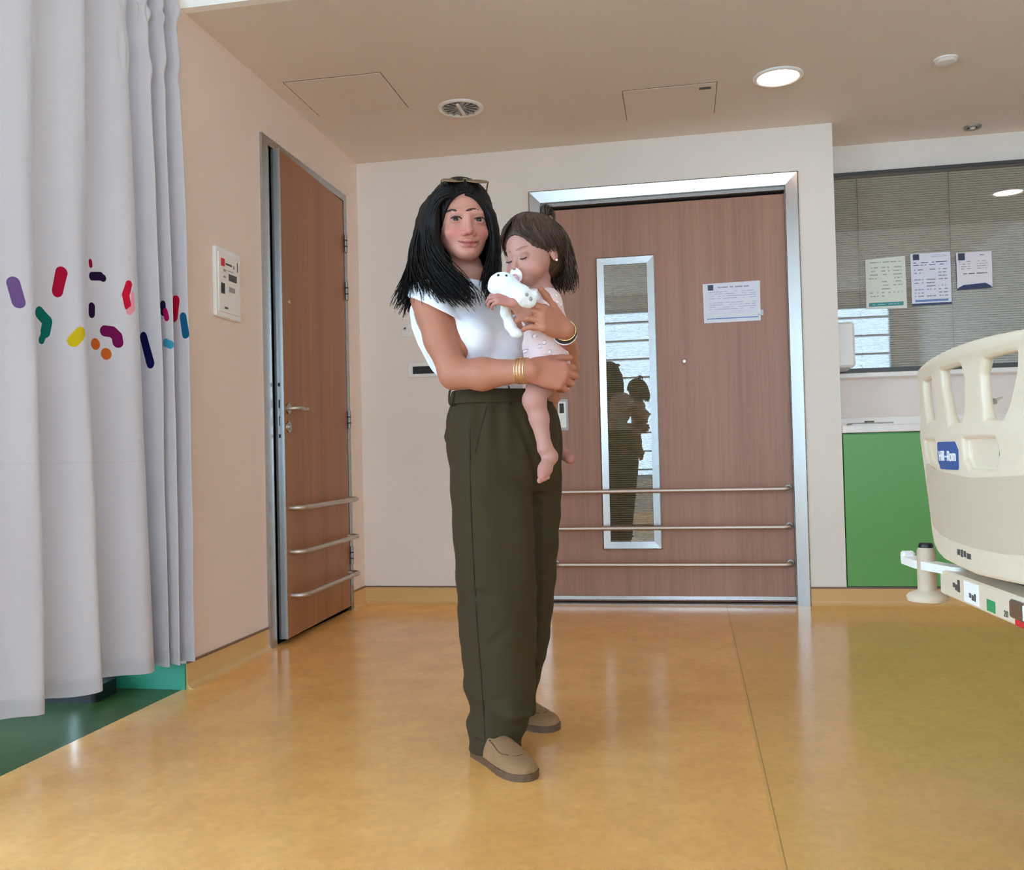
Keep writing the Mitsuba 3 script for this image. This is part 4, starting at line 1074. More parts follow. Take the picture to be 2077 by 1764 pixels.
for s, sh in ((-1, SH_R), (1, SH_L)):
    W_.ell(np.array([-0.105, 0.0, 1.175]) + CH * 0.072 + LAT * 0.062 * s, (0.056, 0.056, 0.054), 0.03)
W_.bone(np.array([-0.102, -0.028, 1.33]), hp(0, 0.022, -0.075), 0.048, 0.044, 0.022)
W_.chain([np.array([-0.110, -0.02, 1.325]), SH_R + [0.012, 0.006, 0.008]], [0.045, 0.046], 0.03)
W_.chain([SH_R, SH_R * 0.45 + EL_R * 0.55 + [-0.004, 0, 0], EL_R], [0.046, 0.0425, 0.0395], 0.02)
W_.chain([EL_R, EL_R * 0.62 + WR_R * 0.38 + [0, 0, -0.004], WR_R * 0.93 + EL_R * 0.07, WR_R + [0.004, 0, 0]], [0.0400, 0.0415, 0.0285, 0.026], 0.02)
W_.chain([np.array([-0.08, -0.01, 1.32]), SH_L], [0.045, 0.046], 0.03)
W_.chain([SH_L, EL_L], [0.046, 0.040], 0.02)
W_.chain([EL_L, EL_L * 0.6 + WR_L * 0.4, WR_L], [0.040, 0.037, 0.026], 0.02)
hand(W_, WR_R, (0.95, 0.20, -0.16), (0.05, -0.98, 0.10), (0.1, 0, 1), [(38, 52, 30), (36, 54, 30), (40, 50, 30), (40, 48, 30)], 1.04, 0.05, (0.80, 0.42, -0.35))
hand(W_, WR_L, (-0.69, -0.62, 0.30), (0.55, -0.80, 0.10), (0.2, 0.1, 1), [(30, 40, 24), (33, 42, 26), (36, 44, 28), (40, 46, 30)], 0.98, 0.07, (0.72, 0.62, -0.02))
head_woman(W_)
for a, b in (((-0.075, -0.01), (-0.055, -0.01)), ((0.045, 0.09), (-0.005, 0.215))):     # legs, inside the trousers
    W_.chain([np.array([a[0], a[1] + 0.02, 0.90]), np.array([(a[0] + b[0]) / 2, (a[1] + b[1]) / 2, 0.48]), np.array([b[0] - 0.01, b[1] + 0.03, 0.09])], [0.075, 0.052, 0.034], 0.03)
body = W_.mesh(2)
def paint_woman(v):
    q = (v - HC) @ HR / HS
    n = len(v)
    col = np.tile(np.array(srgb(172, 113, 89)), (n, 1))
    face = np.clip((q[:, 2] + 0.16) / 0.05, 0, 1)[:, None]
    col = col * (1 - face) + np.array(srgb(188, 131, 114)) * face
    blot = meshkit.fbm(v * 22, 3, 5)[:, None]
    col *= 0.95 + 0.1 * blot
    def blend(c, w):
        nonlocal col
        w = np.clip(w, 0, 1)[:, None]
        col = col * (1 - w) + np.array(srgb(*c)) * w
    g = lambda p, r: np.exp(-(((q - p) / r) ** 2).sum(1))
    for s in (-1, 1):
        blend((186, 104, 98), 0.7 * g((0.036 * s, -0.080, -0.036), (0.024, 0.04, 0.018)))
        blend((156, 100, 88), 0.60 * g((0.031 * s, -0.080, -0.012), (0.016, 0.03, 0.007)))
        blend((130, 86, 76), 0.6 * g((0.031 * s, -0.082, 0.0075), (0.016, 0.03, 0.005)))
    blend((186, 108, 100), 0.6 * g((0, -0.105, -0.036), (0.014, 0.02, 0.012)))
    x = np.abs(q[:, 0])
    fr = q[:, 1] < -0.068
    lipc = -0.0652 + 0.0070 * (x / 0.0275) ** 2
    up, lo = lipc + 0.0068 - 0.0045 * (x / 0.030) ** 1.5, lipc - 0.0105 + 0.0085 * (x / 0.030) ** 1.6
    inlip = np.minimum(up - q[:, 2], q[:, 2] - lo) / 0.0022
    blend((168, 84, 80), np.where(fr & (x < 0.0285), np.clip(inlip, 0, 1) * 0.85, 0))
    blend((84, 36, 34), np.where(fr & (x < 0.0290), np.exp(-((q[:, 2] - lipc) / 0.0016) ** 2), 0) * 0.9)
    hd = np.linalg.norm(v - (WR_R + [0.085, 0.0, -0.01]), axis=1)
    blend((186, 116, 100), 0.5 * np.exp(-(hd / 0.06) ** 2))
    return col
WK = thing('person', 'dark-haired person in a white tee and wide olive trousers holding a small child', 'person')
obj('body', fig(body), 'm_skin', WK, smooth=True, color=paint_woman(np.array(body.vertices)))
def eyeball(c, r, gaze, iris=srgb(34, 20, 14), white=srgb(158, 144, 138)):
    m = trimesh.creation.icosphere(4, r)
    v = np.array(m.vertices)
    a = np.degrees(np.arccos(np.clip(v @ unit(gaze) / r, -1, 1)))
    col = np.where((a < 13)[:, None], srgb(8, 6, 6), np.where((a < 34)[:, None], iris, white))
    m.apply_translation(c)
    return m, col
for s in (-1, 1):
    c_e = hp(0.031 * s, -0.0725, -0.001)
    m, col = eyeball(c_e, 0.0128 * HS, np.array([0.05, -2.5, 0.85 - 1.49]) - [0, 0, -0.35])
    e = obj('eye', fig(m), 'm_eye', WK, smooth=True, color=col)
    lid = np.array([hp(0.031 * s + 0.0145 * math.cos(t), -0.0885 + 0.0065 * abs(math.cos(t)) ** 2, -0.0008 + 0.0056 * math.sin(t)) for t in np.linspace(0.05, math.pi - 0.05, 13)])
    obj('eyelashes', fig(tube(lid, [0.0006] + [0.0016] * 11 + [0.0006], 6)), 'm_lash', e, smooth=True)
    br = []
    for t in np.linspace(0, 1, 12):
        x_, z_ = s * (0.0120 + 0.040 * t), 0.0175 + 0.0075 * math.sin(min(t * 1.35, 1.35) * math.pi / 2.2) - 0.0045 * max(t - 0.55, 0) / 0.45
        p = hp(x_, 0, z_)
        vv = surface(W_, p[0], p[2])
        br.append((p[0], vv - 0.0002, p[2]))
    obj('eyebrow', fig(tube(br, np.interp(np.linspace(0, 1, 12), [0, 0.2, 0.6, 1], [0.0016, 0.0040, 0.0034, 0.0010]), 8, flat=0.55, side=[0, 0, 1.0])), 'm_brow', WK, smooth=True)

# hair: a cap on the skull and many tapering locks that follow guide curves
rng = np.random.default_rng(11)
def locks(guides, n, r0, r1, jitter, wave, rng, npts=26, clump=0.0, sides=6):
    G = [spline(g, npts) for g in guides]
    out = []
    for i in range(n):
        a = (i + rng.random()) / n * (len(G) - 1)
        k = min(int(a), len(G) - 2)
        w = a - k
        p = G[k] * (1 - w) + G[k + 1] * w
        t = np.linspace(0, 1, npts)
        off = rng.normal(0, 1, 3) * jitter
        ph, fr = rng.random(3) * 6.28, rng.uniform(1.0, 2.2)
        p = p + off * (0.35 + 0.9 * t[:, None]) + wave * (t ** 1.1)[:, None] * np.stack([np.sin(fr * 6.28 * t + q_) for q_ in ph], 1) * [1, 1, 0.4]
        ln = rng.uniform(0.86, 1.02)
        m_ = max(8, int(npts * min(ln, 1.0)))
        p = p[:m_]
        r = r0 * rng.uniform(0.7, 1.25) * np.interp(np.linspace(0, 1, m_), [0, 0.12, 0.6, 1], [0.75, 1, 0.9, r1])
        out.append(tube(p, r, sides, flat=0.55))
    return cat(*out)
hc = Clay(*Clay.grid((-0.26, -0.22, 1.36), (-0.01, 0.08, 1.66), 0.003))
hc.ell((-0.131, -0.058, 1.540), (0.092, 0.108, 0.098), 0)
hc.ell((-0.140, -0.030, 1.46), (0.082, 0.078, 0.10), 0.03)
def groove(X, Y, Z):
    a = np.arctan2(Y + 0.06, X + 0.1365)
    return 0.0012 * np.sin(a * 46 + 5 * np.sin(Z * 40)) + 0.0 * (X + Y + Z)
hc.put(groove, (-0.26, -0.22, 1.36), (-0.01, 0.08, 1.66), 0, 'push')
hc.ell(hp(0.002, -0.104, -0.052), (0.0840, 0.118, 0.135), 0.004, HR, 'cut')
hc.ell(hp(0.0, -0.060, -0.12), (0.060, 0.080, 0.09), 0.004, HR, 'cut')
cap = hc.mesh(1)
GL = [
 [(-0.140, -0.168, 1.556), (-0.186, -0.162, 1.540), (-0.2040, -0.152, 1.485), (-0.194, -0.160, 1.420), (-0.156, -0.172, 1.362), (-0.110, -0.186, 1.315), (-0.078, -0.190, 1.262)],
 [(-0.145, -0.150, 1.585), (-0.200, -0.140, 1.550), (-0.220, -0.135, 1.475), (-0.216, -0.145, 1.405), (-0.192, -0.165, 1.345), (-0.152, -0.182, 1.295), (-0.108, -0.190, 1.252)],
 [(-0.150, -0.110, 1.608), (-0.212, -0.115, 1.552), (-0.232, -0.110, 1.470), (-0.236, -0.125, 1.400), (-0.225, -0.150, 1.345), (-0.200, -0.172, 1.305), (-0.165, -0.180, 1.265)],
 [(-0.148, -0.090, 1.615), (-0.216, -0.090, 1.560), (-0.245, -0.090, 1.480), (-0.258, -0.105, 1.400), (-0.262, -0.140, 1.345), (-0.262, -0.165, 1.320), (-0.262, -0.172, 1.285)],
 [(-0.142, -0.060, 1.615), (-0.208, -0.055, 1.565), (-0.244, -0.055, 1.490), (-0.266, -0.070, 1.405), (-0.285, -0.090, 1.340), (-0.303, -0.095, 1.300), (-0.318, -0.095, 1.275)],
 [(-0.135, -0.020, 1.605), (-0.190, 0.000, 1.555), (-0.226, 0.010, 1.480), (-0.250, 0.010, 1.400), (-0.268, 0.010, 1.330), (-0.282, 0.020, 1.285), (-0.290, 0.020, 1.250)],
 [(-0.125, 0.000, 1.595), (-0.145, 0.040, 1.540), (-0.158, 0.055, 1.460), (-0.175, 0.070, 1.380), (-0.190, 0.100, 1.310), (-0.200, 0.115, 1.260), (-0.205, 0.120, 1.230)],
 [(-0.115, 0.000, 1.590), (-0.100, 0.036, 1.530), (-0.090, 0.046, 1.460), (-0.090, 0.070, 1.380), (-0.090, 0.095, 1.320), (-0.090, 0.110, 1.270), (-0.090, 0.115, 1.240)],
 [(-0.100, -0.050, 1.600), (-0.060, -0.030, 1.550), (-0.042, -0.020, 1.480), (-0.036, -0.025, 1.400), (-0.038, -0.030, 1.340), (-0.042, -0.060, 1.310), (-0.045, -0.090, 1.270)],
 [(-0.105, -0.090, 1.603), (-0.062, -0.085, 1.550), (-0.046, -0.080, 1.480), (-0.036, -0.085, 1.410), (-0.034, -0.100, 1.345), (-0.040, -0.120, 1.300), (-0.048, -0.135, 1.262)],
 [(-0.108, -0.130, 1.585), (-0.062, -0.122, 1.548), (-0.043, -0.112, 1.480), (-0.036, -0.115, 1.420), (-0.040, -0.135, 1.360), (-0.046, -0.150, 1.305), (-0.052, -0.158, 1.262)],
 [(-0.110, -0.160, 1.562), (-0.070, -0.145, 1.542), (-0.0470, -0.125, 1.480), (-0.046, -0.122, 1.420), (-0.060, -0.135, 1.365), (-0.068, -0.155, 1.320), (-0.070, -0.162, 1.285)],
]
core = Clay(*Clay.grid((-0.34, -0.215, 1.24), (-0.015, 0.135, 1.62), 0.004))
for g_ in GL:
    p_ = spline(g_, 12)[2:10]
    core.chain(list(p_ + [0, 0.012, 0]), list(np.linspace(0.016, 0.012, len(p_))), 0.02)
core.ell((-0.150, 0.005, 1.43), (0.085, 0.055, 0.11), 0.03)
core.ell(hp(0.002, -0.100, -0.052), (0.0700, 0.120, 0.120), 0.004, HR, 'cut')
core.bone(hp(0, -0.02, -0.10), (-0.090, -0.060, 1.30), 0.052, 0.045, 0.01, 'cut')
core = core.mesh(1)
lk = [core, locks(GL[:6], 900, 0.0046, 0.25, 0.006, 0.008, rng), locks(GL[5:9], 160, 0.007, 0.2, 0.008, 0.006, rng), locks(GL[8:], 340, 0.0042, 0.25, 0.0034, 0.005, rng), locks(GL[:6], 160, 0.0013, 0.4, 0.007, 0.012, rng, sides=4), locks(GL[8:], 60, 0.0013, 0.4, 0.003, 0.008, rng, sides=4)]
top = [[(-0.128, -0.158, 1.574), (-0.130, -0.136, 1.606), (-0.134, -0.090, 1.628), (-0.136, -0.030, 1.622), (-0.138, 0.02, 1.585), (-0.14, 0.045, 1.53)], [(-0.162, -0.152, 1.566), (-0.172, -0.131, 1.596), (-0.178, -0.085, 1.612), (-0.176, -0.03, 1.605), (-0.172, 0.015, 1.57), (-0.17, 0.04, 1.52)],
       [(-0.190, -0.140, 1.535), (-0.205, -0.115, 1.570), (-0.210, -0.07, 1.582), (-0.206, -0.02, 1.572), (-0.2, 0.015, 1.54), (-0.19, 0.035, 1.49)]]
top2 = [[(-0.128, -0.158, 1.574), (-0.126, -0.136, 1.606), (-0.130, -0.090, 1.628), (-0.134, -0.030, 1.622), (-0.138, 0.02, 1.585), (-0.14, 0.045, 1.53)], [(-0.096, -0.152, 1.566), (-0.085, -0.131, 1.594), (-0.082, -0.085, 1.608), (-0.086, -0.03, 1.602), (-0.095, 0.015, 1.57), (-0.10, 0.04, 1.52)]]
lk += [locks(top, 190, 0.0042, 0.5, 0.002, 0.001, rng), locks(top2, 130, 0.0042, 0.5, 0.002, 0.001, rng)]
obj('hair', fig(cat(cap, *lk)), 'm_hair', WK, smooth=True)

# white tee
S_c = Clay(np.arange(-0.32, 0.13, 0.003), np.arange(-0.20, 0.16, 0.003), np.arange(0.99, 1.40, 0.003))
S_c.stack([(z, x - (0.012 if z > 1.06 else 0), y + (0.006 if z > 1.06 else 0), a + (0.014 if z > 1.06 else 0.003) + (0.003 if 1.12 < z < 1.30 else 0), b + (0.010 if z > 1.06 else 0.002) + (0.006 if 1.06 < z < 1.30 else 0), t_) for z, x, y, a, b, t_ in TORSO], 0.0)
for s in (-1, 1):
    S_c.ell(np.array([-0.105, 0.0, 1.175]) + CH * 0.078 + LAT * 0.060 * s, (0.062, 0.062, 0.060), 0.035)
S_c.bone(np.array([-0.102, -0.031, 1.325]), hp(0, 0.018, -0.075), 0.063, 0.060, 0.03)
S_c.chain([np.array([-0.110, -0.022, 1.322]), SH_R + [0.012, 0.006, 0.010]], [0.057, 0.053], 0.03)
S_c.chain([np.array([-0.08, -0.012, 1.318]), SH_L], [0.057, 0.054], 0.03)
S_c.chain([SH_L, SH_L * 0.75 + EL_L * 0.25], [0.054, 0.056], 0.02)
R_c = Clay(*S_c.ax)      # the sleeve: a wide ring around the upper arm, ending in a slanted hem
R_c.chain([SH_R + [0.004, 0, 0.010], SH_R * 0.62 + EL_R * 0.38], [0.056, 0.062], 0.0)
hem_n = unit([-0.43, 0.05, -0.90])
def below_hem(X, Y, Z):
    return (X + 0.214) * hem_n[0] + (Y + 0.13) * hem_n[1] + (Z - 1.262) * hem_n[2]
R_c.put(below_hem, (-0.34, -0.22, 0.98), (0.14, 0.18, 1.42), 0, 'keep')
kk = 0.012
h_ = np.maximum(kk - np.abs(S_c.F - R_c.F), 0) / kk
S_c.F = (np.minimum(S_c.F, R_c.F) - h_ * h_ * kk * 0.25).astype(np.float32)
# arm hole: inside of the sleeve and below the hem stays clear of the arm
A_c = Clay(*S_c.ax)
A_c.chain([SH_R * 0.8 + EL_R * 0.2, EL_R], [0.0555, 0.054], 0.0)
A_c.put(lambda X, Y, Z: -below_hem(X, Y, Z) - 0.004, (-0.34, -0.22, 0.98), (0.14, 0.18, 1.42), 0, 'keep')
S_c.F = np.maximum(S_c.F, -A_c.F)
S_c.put(lambda X, Y, Z: (Z - 1.364) * 0.93 - (X + 0.10) * CH[0] * -0.36 - (Y + 0.03) * CH[1] * -0.36, (-0.34, -0.22, 0.98), (0.14, 0.18, 1.42), 0, 'keep')
def wrinkle(X, Y, Z):
    P = np.stack(np.broadcast_arrays(X * 9 + Z * 5, Y * 9, Z * 16 - X * 6), -1)
    Q = np.stack(np.broadcast_arrays(X * 22 + Z * 14, Y * 20, Z * 34 - X * 10), -1)
    return (meshkit.noise(P, 4) - 0.5) * 0.010 * np.clip((1.33 - Z) / 0.1, 0.15, 1) + (meshkit.noise(Q, 6) - 0.5) * 0.004
S_c.put(wrinkle, (-0.34, -0.22, 0.98), (0.14, 0.18, 1.42), 0, 'push')
obj('shirt', fig(S_c.mesh(2)), 'm_shirt', WK, smooth=True)

# olive trousers
P_c = Clay(np.arange(-0.235, 0.215, 0.004), np.arange(-0.20, 0.36, 0.004), np.arange(0.004, 1.06, 0.004))
P_c.stack([(0.74, -0.016, 0.035, 0.13, 0.10, TA), (0.82, -0.016, 0.035, 0.174, 0.128, TA), (0.90, -0.018, 0.032, 0.184, 0.132, TA), (0.97, -0.024, 0.026, 0.172, 0.126, TA), (1.035, -0.030, 0.016, 0.150, 0.114, TA)], 0.0)
P_c.stack([(0.050, -0.018, 0.225, 0.066, 0.080, 0.3), (0.12, -0.014, 0.220, 0.072, 0.086, 0.3), (0.21, -0.004, 0.205, 0.085, 0.09, 0.4), (0.34, 0.010, 0.180, 0.098, 0.096, 0.5), (0.52, 0.024, 0.150, 0.112, 0.102, 0.6), (0.76, 0.032, 0.110, 0.118, 0.100, TA), (0.88, 0.026, 0.070, 0.104, 0.09, TA), (0.96, 0.012, 0.05, 0.06, 0.06, TA)], 0.012)
P_c.stack([(0.020, -0.066, -0.022, 0.074, 0.090, 0.3), (0.10, -0.058, -0.014, 0.080, 0.092, 0.3), (0.16, -0.048, -0.006, 0.094, 0.102, 0.4), (0.32, -0.054, -0.006, 0.107, 0.105, 0.5), (0.53, -0.055, -0.012, 0.119, 0.108, 0.6), (0.80, -0.060, -0.016, 0.121, 0.102, TA), (0.90, -0.052, -0.006, 0.102, 0.088, TA), (0.98, -0.042, 0.006, 0.06, 0.06, TA)], 0.004)
def folds(X, Y, Z):
    P = np.stack(np.broadcast_arrays(X * 10 + Y * 6, Y * 8, Z * 3.2 + X * 3), -1)
    Q = np.stack(np.broadcast_arrays(X * 7 - Z * 9, Y * 7, Z * 20 + X * 12), -1)
    low = np.exp(-((Z - 0.13) / 0.11) ** 2)
    a = np.arctan2(Y - 0.02, X + 0.05)
    pleat = 0.0035 * np.exp(-((Z - 0.95) / 0.09) ** 2) * np.sin(a * 16)
    return (meshkit.noise(P, 14) - 0.5) * 0.020 + (meshkit.noise(Q, 15) - 0.5) * (0.008 + 0.014 * low) + pleat
P_c.put(folds, (-0.25, -0.21, 0.0), (0.23, 0.36, 0.985), 0, 'push')
P_c.chain([np.array([-0.105, -0.095, 0.135]), np.array([-0.07, -0.118, 0.175]), np.array([-0.02, -0.122, 0.190]), np.array([0.045, -0.095, 0.180])], [0.007, 0.010, 0.010, 0.006], 0.012, how='cut')
P_c.chain([np.array([-0.06, -0.104, 0.150]), np.array([-0.02, -0.108, 0.142]), np.array([0.03, -0.092, 0.135])], [0.009, 0.012, 0.008], 0.03)
P_c.chain([np.array([-0.07, -0.122, 0.335]), np.array([-0.01, -0.126, 0.385])], [0.006, 0.004], 0.02, how='cut')
P_c.chain([np.array([-0.115, -0.105, 0.475]), np.array([-0.075, -0.128, 0.465])], [0.006, 0.004], 0.02, how='cut')
P_c.bone((0.014, -0.132, 0.965), (0.045, -0.122, 0.86), 0.002, 0.004, 0.014, 'cut')
for uz, r_ in (([(0.022, 0.945), (0.038, 0.90), (0.054, 0.85), (0.066, 0.79)], 0.0025), ([(0.066, 0.80), (0.069, 0.66), (0.068, 0.53), (0.063, 0.42), (0.056, 0.32), (0.050, 0.22), (0.048, 0.16)], 0.009)):
    c_p = [(u_, surface(P_c, u_, z_), z_) for u_, z_ in spline(np.c_[uz, np.zeros(len(uz))], 14)[:, :2]]
    c_p = [np.array(q_) for q_ in c_p if q_[1] is not None]
    P_c.chain(c_p, [r_] * len(c_p), 0.016, how='cut')
for sx, sy, zh in ((-0.066, -0.022, 0.026), (-0.018, 0.225, 0.052)):
    P_c.bone((sx, sy, 0.0), (sx, sy, zh + 0.02), 0.060, 0.060, 0.004, 'cut')
tr = obj('trousers', fig(P_c.mesh(2)), 'm_trousers', WK, smooth=True)
wb_ = Clay(np.arange(-0.225, 0.17, 0.003), np.arange(-0.16, 0.19, 0.003), np.arange(0.98, 1.06, 0.003))
wb_.stack([(0.998, -0.0275, 0.021, 0.1655, 0.1245, TA), (1.015, -0.029, 0.018, 0.160, 0.120, TA), (1.036, -0.030, 0.016, 0.153, 0.117, TA)], 0.0)
wb_.stack([(0.99, -0.029, 0.018, 0.14, 0.102, TA), (1.05, -0.03, 0.016, 0.14, 0.104, TA)], 0.0, 'cut')
obj('waistband', fig(wb_.mesh(1)), 'm_trousers', tr, smooth=True)
def seam(name, pts, r=0.0014, n=60):
    p = on_surface(P_c, pts, n, 0.0004)
    return obj(name, fig(tube(p, r, 6)), 'm_trousers_seam', tr, smooth=True)
seam('side_seam', [(-0.115, 0.93), (-0.118, 0.80), (-0.116, 0.60), (-0.110, 0.40), (-0.100, 0.20), (-0.095, 0.06)])
seam('pocket_seam', [(-0.068, 0.985), (-0.085, 0.93), (-0.103, 0.86)])
seam('hem_seam', [(-0.125, 0.072), (-0.09, 0.066), (-0.05, 0.07), (-0.01, 0.085)], 0.001, 30)
def ellipse_at(z, an, grow=0.0):
    ca, sa = math.cos(an), math.sin(an)
    x, y = (0.160 + grow) * ca, (0.120 + grow) * sa
    return np.array([-0.029 + x * math.cos(TA) - y * math.sin(TA), 0.018 + x * math.sin(TA) + y * math.cos(TA), z])
for an, out in ((3.05, 0.012), (4.35, 0.003), (5.25, 0.003), (1.2, 0.003)):
    p = [ellipse_at(0.992, an, 0.004), ellipse_at(0.998, an, out), ellipse_at(1.018, an, out + 0.002), ellipse_at(1.034, an, out - 0.001), ellipse_at(1.04, an, -0.004)]
    obj('belt_loop', fig(tube(spline(p, 14), 0.0055, 8, flat=0.35)), 'm_trousers_seam', tr, smooth=True)
fl = [ellipse_at(z, a_, 0.026) for z in (0.945, 0.905) for a_ in (2.55, 2.95)]
def patch(name, uvz, thick, m, parent):
    v = np.array(uvz)
    n_ = unit(np.cross(v[1] - v[0], v[2] - v[0]))
    pts = np.vstack([v + n_ * thick, v - n_ * thick])
    return obj(name, fig(from_manifold(m3.Manifold.hull_points(pts.astype(np.float32)))), m, parent)
patch('pocket_flap', [(-0.186, 0.025, 0.945), (-0.172, -0.035, 0.945), (-0.196, 0.028, 0.908), (-0.182, -0.035, 0.902), (-0.190, -0.003, 0.892)], 0.0025, 'm_trousers', tr)

# suede slip-on shoes
def shoe(heel, toe, name='shoe', label=None):
    heel, toe = np.asarray(heel, float), np.asarray(toe, float)
    Lf = np.linalg.norm(toe - heel)
    f = (toe - heel) / Lf
    M = np.eye(4)
    M[:3, 0], M[:3, 1], M[:3, 3] = [f[0], f[1], 0], [-f[1], f[0], 0], [heel[0], heel[1], 0]
    k_ = Lf / 0.265
    c = Clay(np.arange(-0.065, 0.066, 0.0025), np.arange(-0.01, 0.13, 0.0025), np.arange(-0.01, 0.28, 0.0025))   # axes: side, up, along
    c.stack([(0.0, 0, 0.030, 0.018, 0.020), (0.015, 0, 0.036, 0.031, 0.034), (0.06, 0, 0.040, 0.036, 0.044), (0.10, 0, 0.038, 0.038, 0.048), (0.14, 0.001, 0.032, 0.043, 0.046), (0.18, 0.002, 0.026, 0.0475, 0.036), (0.22, 0.002, 0.022, 0.046, 0.027), (0.245, 0.002, 0.020, 0.036, 0.021), (0.262, 0.002, 0.018, 0.014, 0.012)], 0, power=2.3)
    c.put(lambda X, Y, Z: 0.016 - Y + 0 * X + 0 * Z, (-0.07, -0.01, -0.01), (0.07, 0.13, 0.28), 0.004, 'keep')
    c.stack([(0.02, 0, 0.085, 0.024, 0.040), (0.09, 0, 0.095, 0.030, 0.046), (0.125, 0, 0.105, 0.026, 0.038)], 0.004, 'cut')
    v_ = lambda m: trimesh.Trimesh(np.array(m.vertices)[:, [2, 0, 1]] * [k_, 1, 1], m.faces, process=False)
    up = v_(c.mesh(1))
    s_ = obj(name, fig(up, M), 'm_suede', WK, smooth=True)
    w_ = np.array([(0.0, 0.012), (0.004, 0.026), (0.02, 0.034), (0.07, 0.037), (0.11, 0.039), (0.15, 0.045), (0.185, 0.050), (0.22, 0.048), (0.245, 0.038), (0.26, 0.022), (0.266, 0.004)])
    out_ = Polygon([(a * k_, b + 0.002) for a, b in w_] + [(a * k_, -b + 0.002) for a, b in w_[::-1]]).buffer(0.0015)
    m = extrude(out_, 0.019)
    obj('sole', fig(m, M), 'm_sole', s_, smooth=35)
    ap = [(0.115, -0.030, 0.062), (0.150, -0.033, 0.058), (0.190, -0.028, 0.050), (0.212, 0.0, 0.045), (0.190, 0.032, 0.050), (0.150, 0.036, 0.058), (0.115, 0.032, 0.062)]
    F_ = c
    sp_ = []
    for a, b, z in spline(ap, 50):
        i, k2 = np.searchsorted(F_.ax[0], b), np.searchsorted(F_.ax[2], a)
        col = F_.F[i, :, k2]
        j = np.nonzero(col < 0)[0]
        if len(j):
            sp_.append((a * k_, b, F_.ax[1][j[-1]] + 0.0008))
    obj('apron_seam', fig(tube(sp_, 0.0016, 6), M), 'm_sole', s_, smooth=True)
shoe((-0.122, 0.010), (0.026, -0.232))
shoe((-0.055, 0.300), (0.120, 0.200))

# bracelets and watch
def band(c, ax, r, tr_, name, m, n=28, squash=1.0):
    a, b, d = frame_of(ax)
    p = [np.asarray(c) + r * (a * math.cos(t) + squash * b * math.sin(t)) for t in np.linspace(0, 2 * math.pi, n + 1)]
    return obj(name, fig(tube(p, tr_, 8, caps=False)), m, WK, smooth=True)
ax_r = unit(WR_R - EL_R)
for d_, r_ in ((0.012, 0.0022), (0.021, 0.0028), (0.029, 0.0020), (0.036, 0.0016)):
    band(WR_R - ax_r * (d_ - 0.004), ax_r, 0.0318 + d_ * 0.055, r_, 'bracelet', 'm_gold')
ax_l = unit(WR_L - EL_L)
band(WR_L - ax_l * 0.004, ax_l, 0.0290, 0.0022, 'bracelet', 'm_gold')
band(WR_L - ax_l * 0.028, ax_l, 0.0308, 0.0022, 'bracelet', 'm_pearl')
band(WR_L - ax_l * 0.016, ax_l, 0.0295, 0.0034, 'watch_strap', 'm_black')

# sunglasses pushed up on the hair
gt_ = thing('sunglasses', 'brown sunglasses pushed up on top of the dark hair', 'sunglasses')
for s in (-1, 1):
    c0 = hp(0.033 * s, -0.048, 0.110)
    nn, ss = HR @ unit([0, -0.40, 0.92]), HR @ np.array([1.0, 0, 0])
    tt = np.cross(nn, ss)
    rim = [c0 + ss * 0.030 * math.cos(t) + tt * 0.022 * math.sin(t) for t in np.linspace(0, 2 * math.pi, 33)]
    obj('rim', fig(tube(rim, 0.0018, 8, caps=False)), 'm_tortoise', gt_, smooth=True)
    pts = np.array([c0 + ss * 0.029 * math.cos(t) + tt * 0.021 * math.sin(t) + nn * o for o in (-0.0008, 0.0008) for t in np.linspace(0, 2 * math.pi, 24)[:-1]])
    obj('lens', fig(from_manifold(m3.Manifold.hull_points(pts.astype(np.float32)))), 'm_lens_dark', gt_)
    tp = [c0 + ss * 0.031 * s, hp(0.064 * s, -0.020, 0.098), hp(0.068 * s, 0.015, 0.070), hp(0.070 * s, 0.045, 0.048)]
    obj('temple', fig(tube(spline(tp, 18), 0.0020, 8)), 'm_tortoise', gt_, smooth=True)
obj('bridge', fig(tube(spline([hp(-0.006, -0.051, 0.112), hp(0, -0.049, 0.116), hp(0.006, -0.051, 0.112)], 10), 0.0016, 8)), 'm_tortoise', gt_, smooth=True)
# ---------------------------------------------- the small child
BC = np.array([0.0640, -0.221, 1.381])
BR = axes_of((-0.669, -0.743), 0.03, 0.30)
bp_ = lambda x, y, z: BC + BR @ np.array([x, y, z])
B_ = Clay(np.arange(-0.075, 0.205, 0.002), np.arange(-0.345, 0.165, 0.002), np.arange(0.765, 1.485, 0.002))
BT = [(1.060, 0.098, -0.125, 0.050, 0.048, 0.4), (1.10, 0.100, -0.130, 0.058, 0.056, 0.4), (1.16, 0.098, -0.142, 0.056, 0.055, 0.4), (1.22, 0.094, -0.165, 0.053, 0.050, 0.4), (1.262, 0.090, -0.185, 0.046, 0.042, 0.4), (1.295, 0.086, -0.200, 0.026, 0.026, 0.4)]
B_.stack(BT)
B_.bone((0.087, -0.205, 1.27), bp_(0, 0.020, -0.050), 0.026, 0.026, 0.02)
SB, EB, WB = np.array([0.104, -0.215, 1.250]), np.array([0.066, -0.236, 1.200]), np.array([0.012, -0.312, 1.238])
B_.chain([np.array([0.094, -0.185, 1.255]), SB, EB], [0.028, 0.027, 0.0215], 0.014)
B_.chain([EB, EB * 0.5 + WB * 0.5 + [0, -0.002, 0], WB], [0.0215, 0.0205, 0.0150], 0.012)
B_.chain([np.array([0.08, -0.175, 1.255]), np.array([0.045, -0.145, 1.225]), np.array([0.010, -0.165, 1.20])], [0.028, 0.022, 0.018], 0.014)
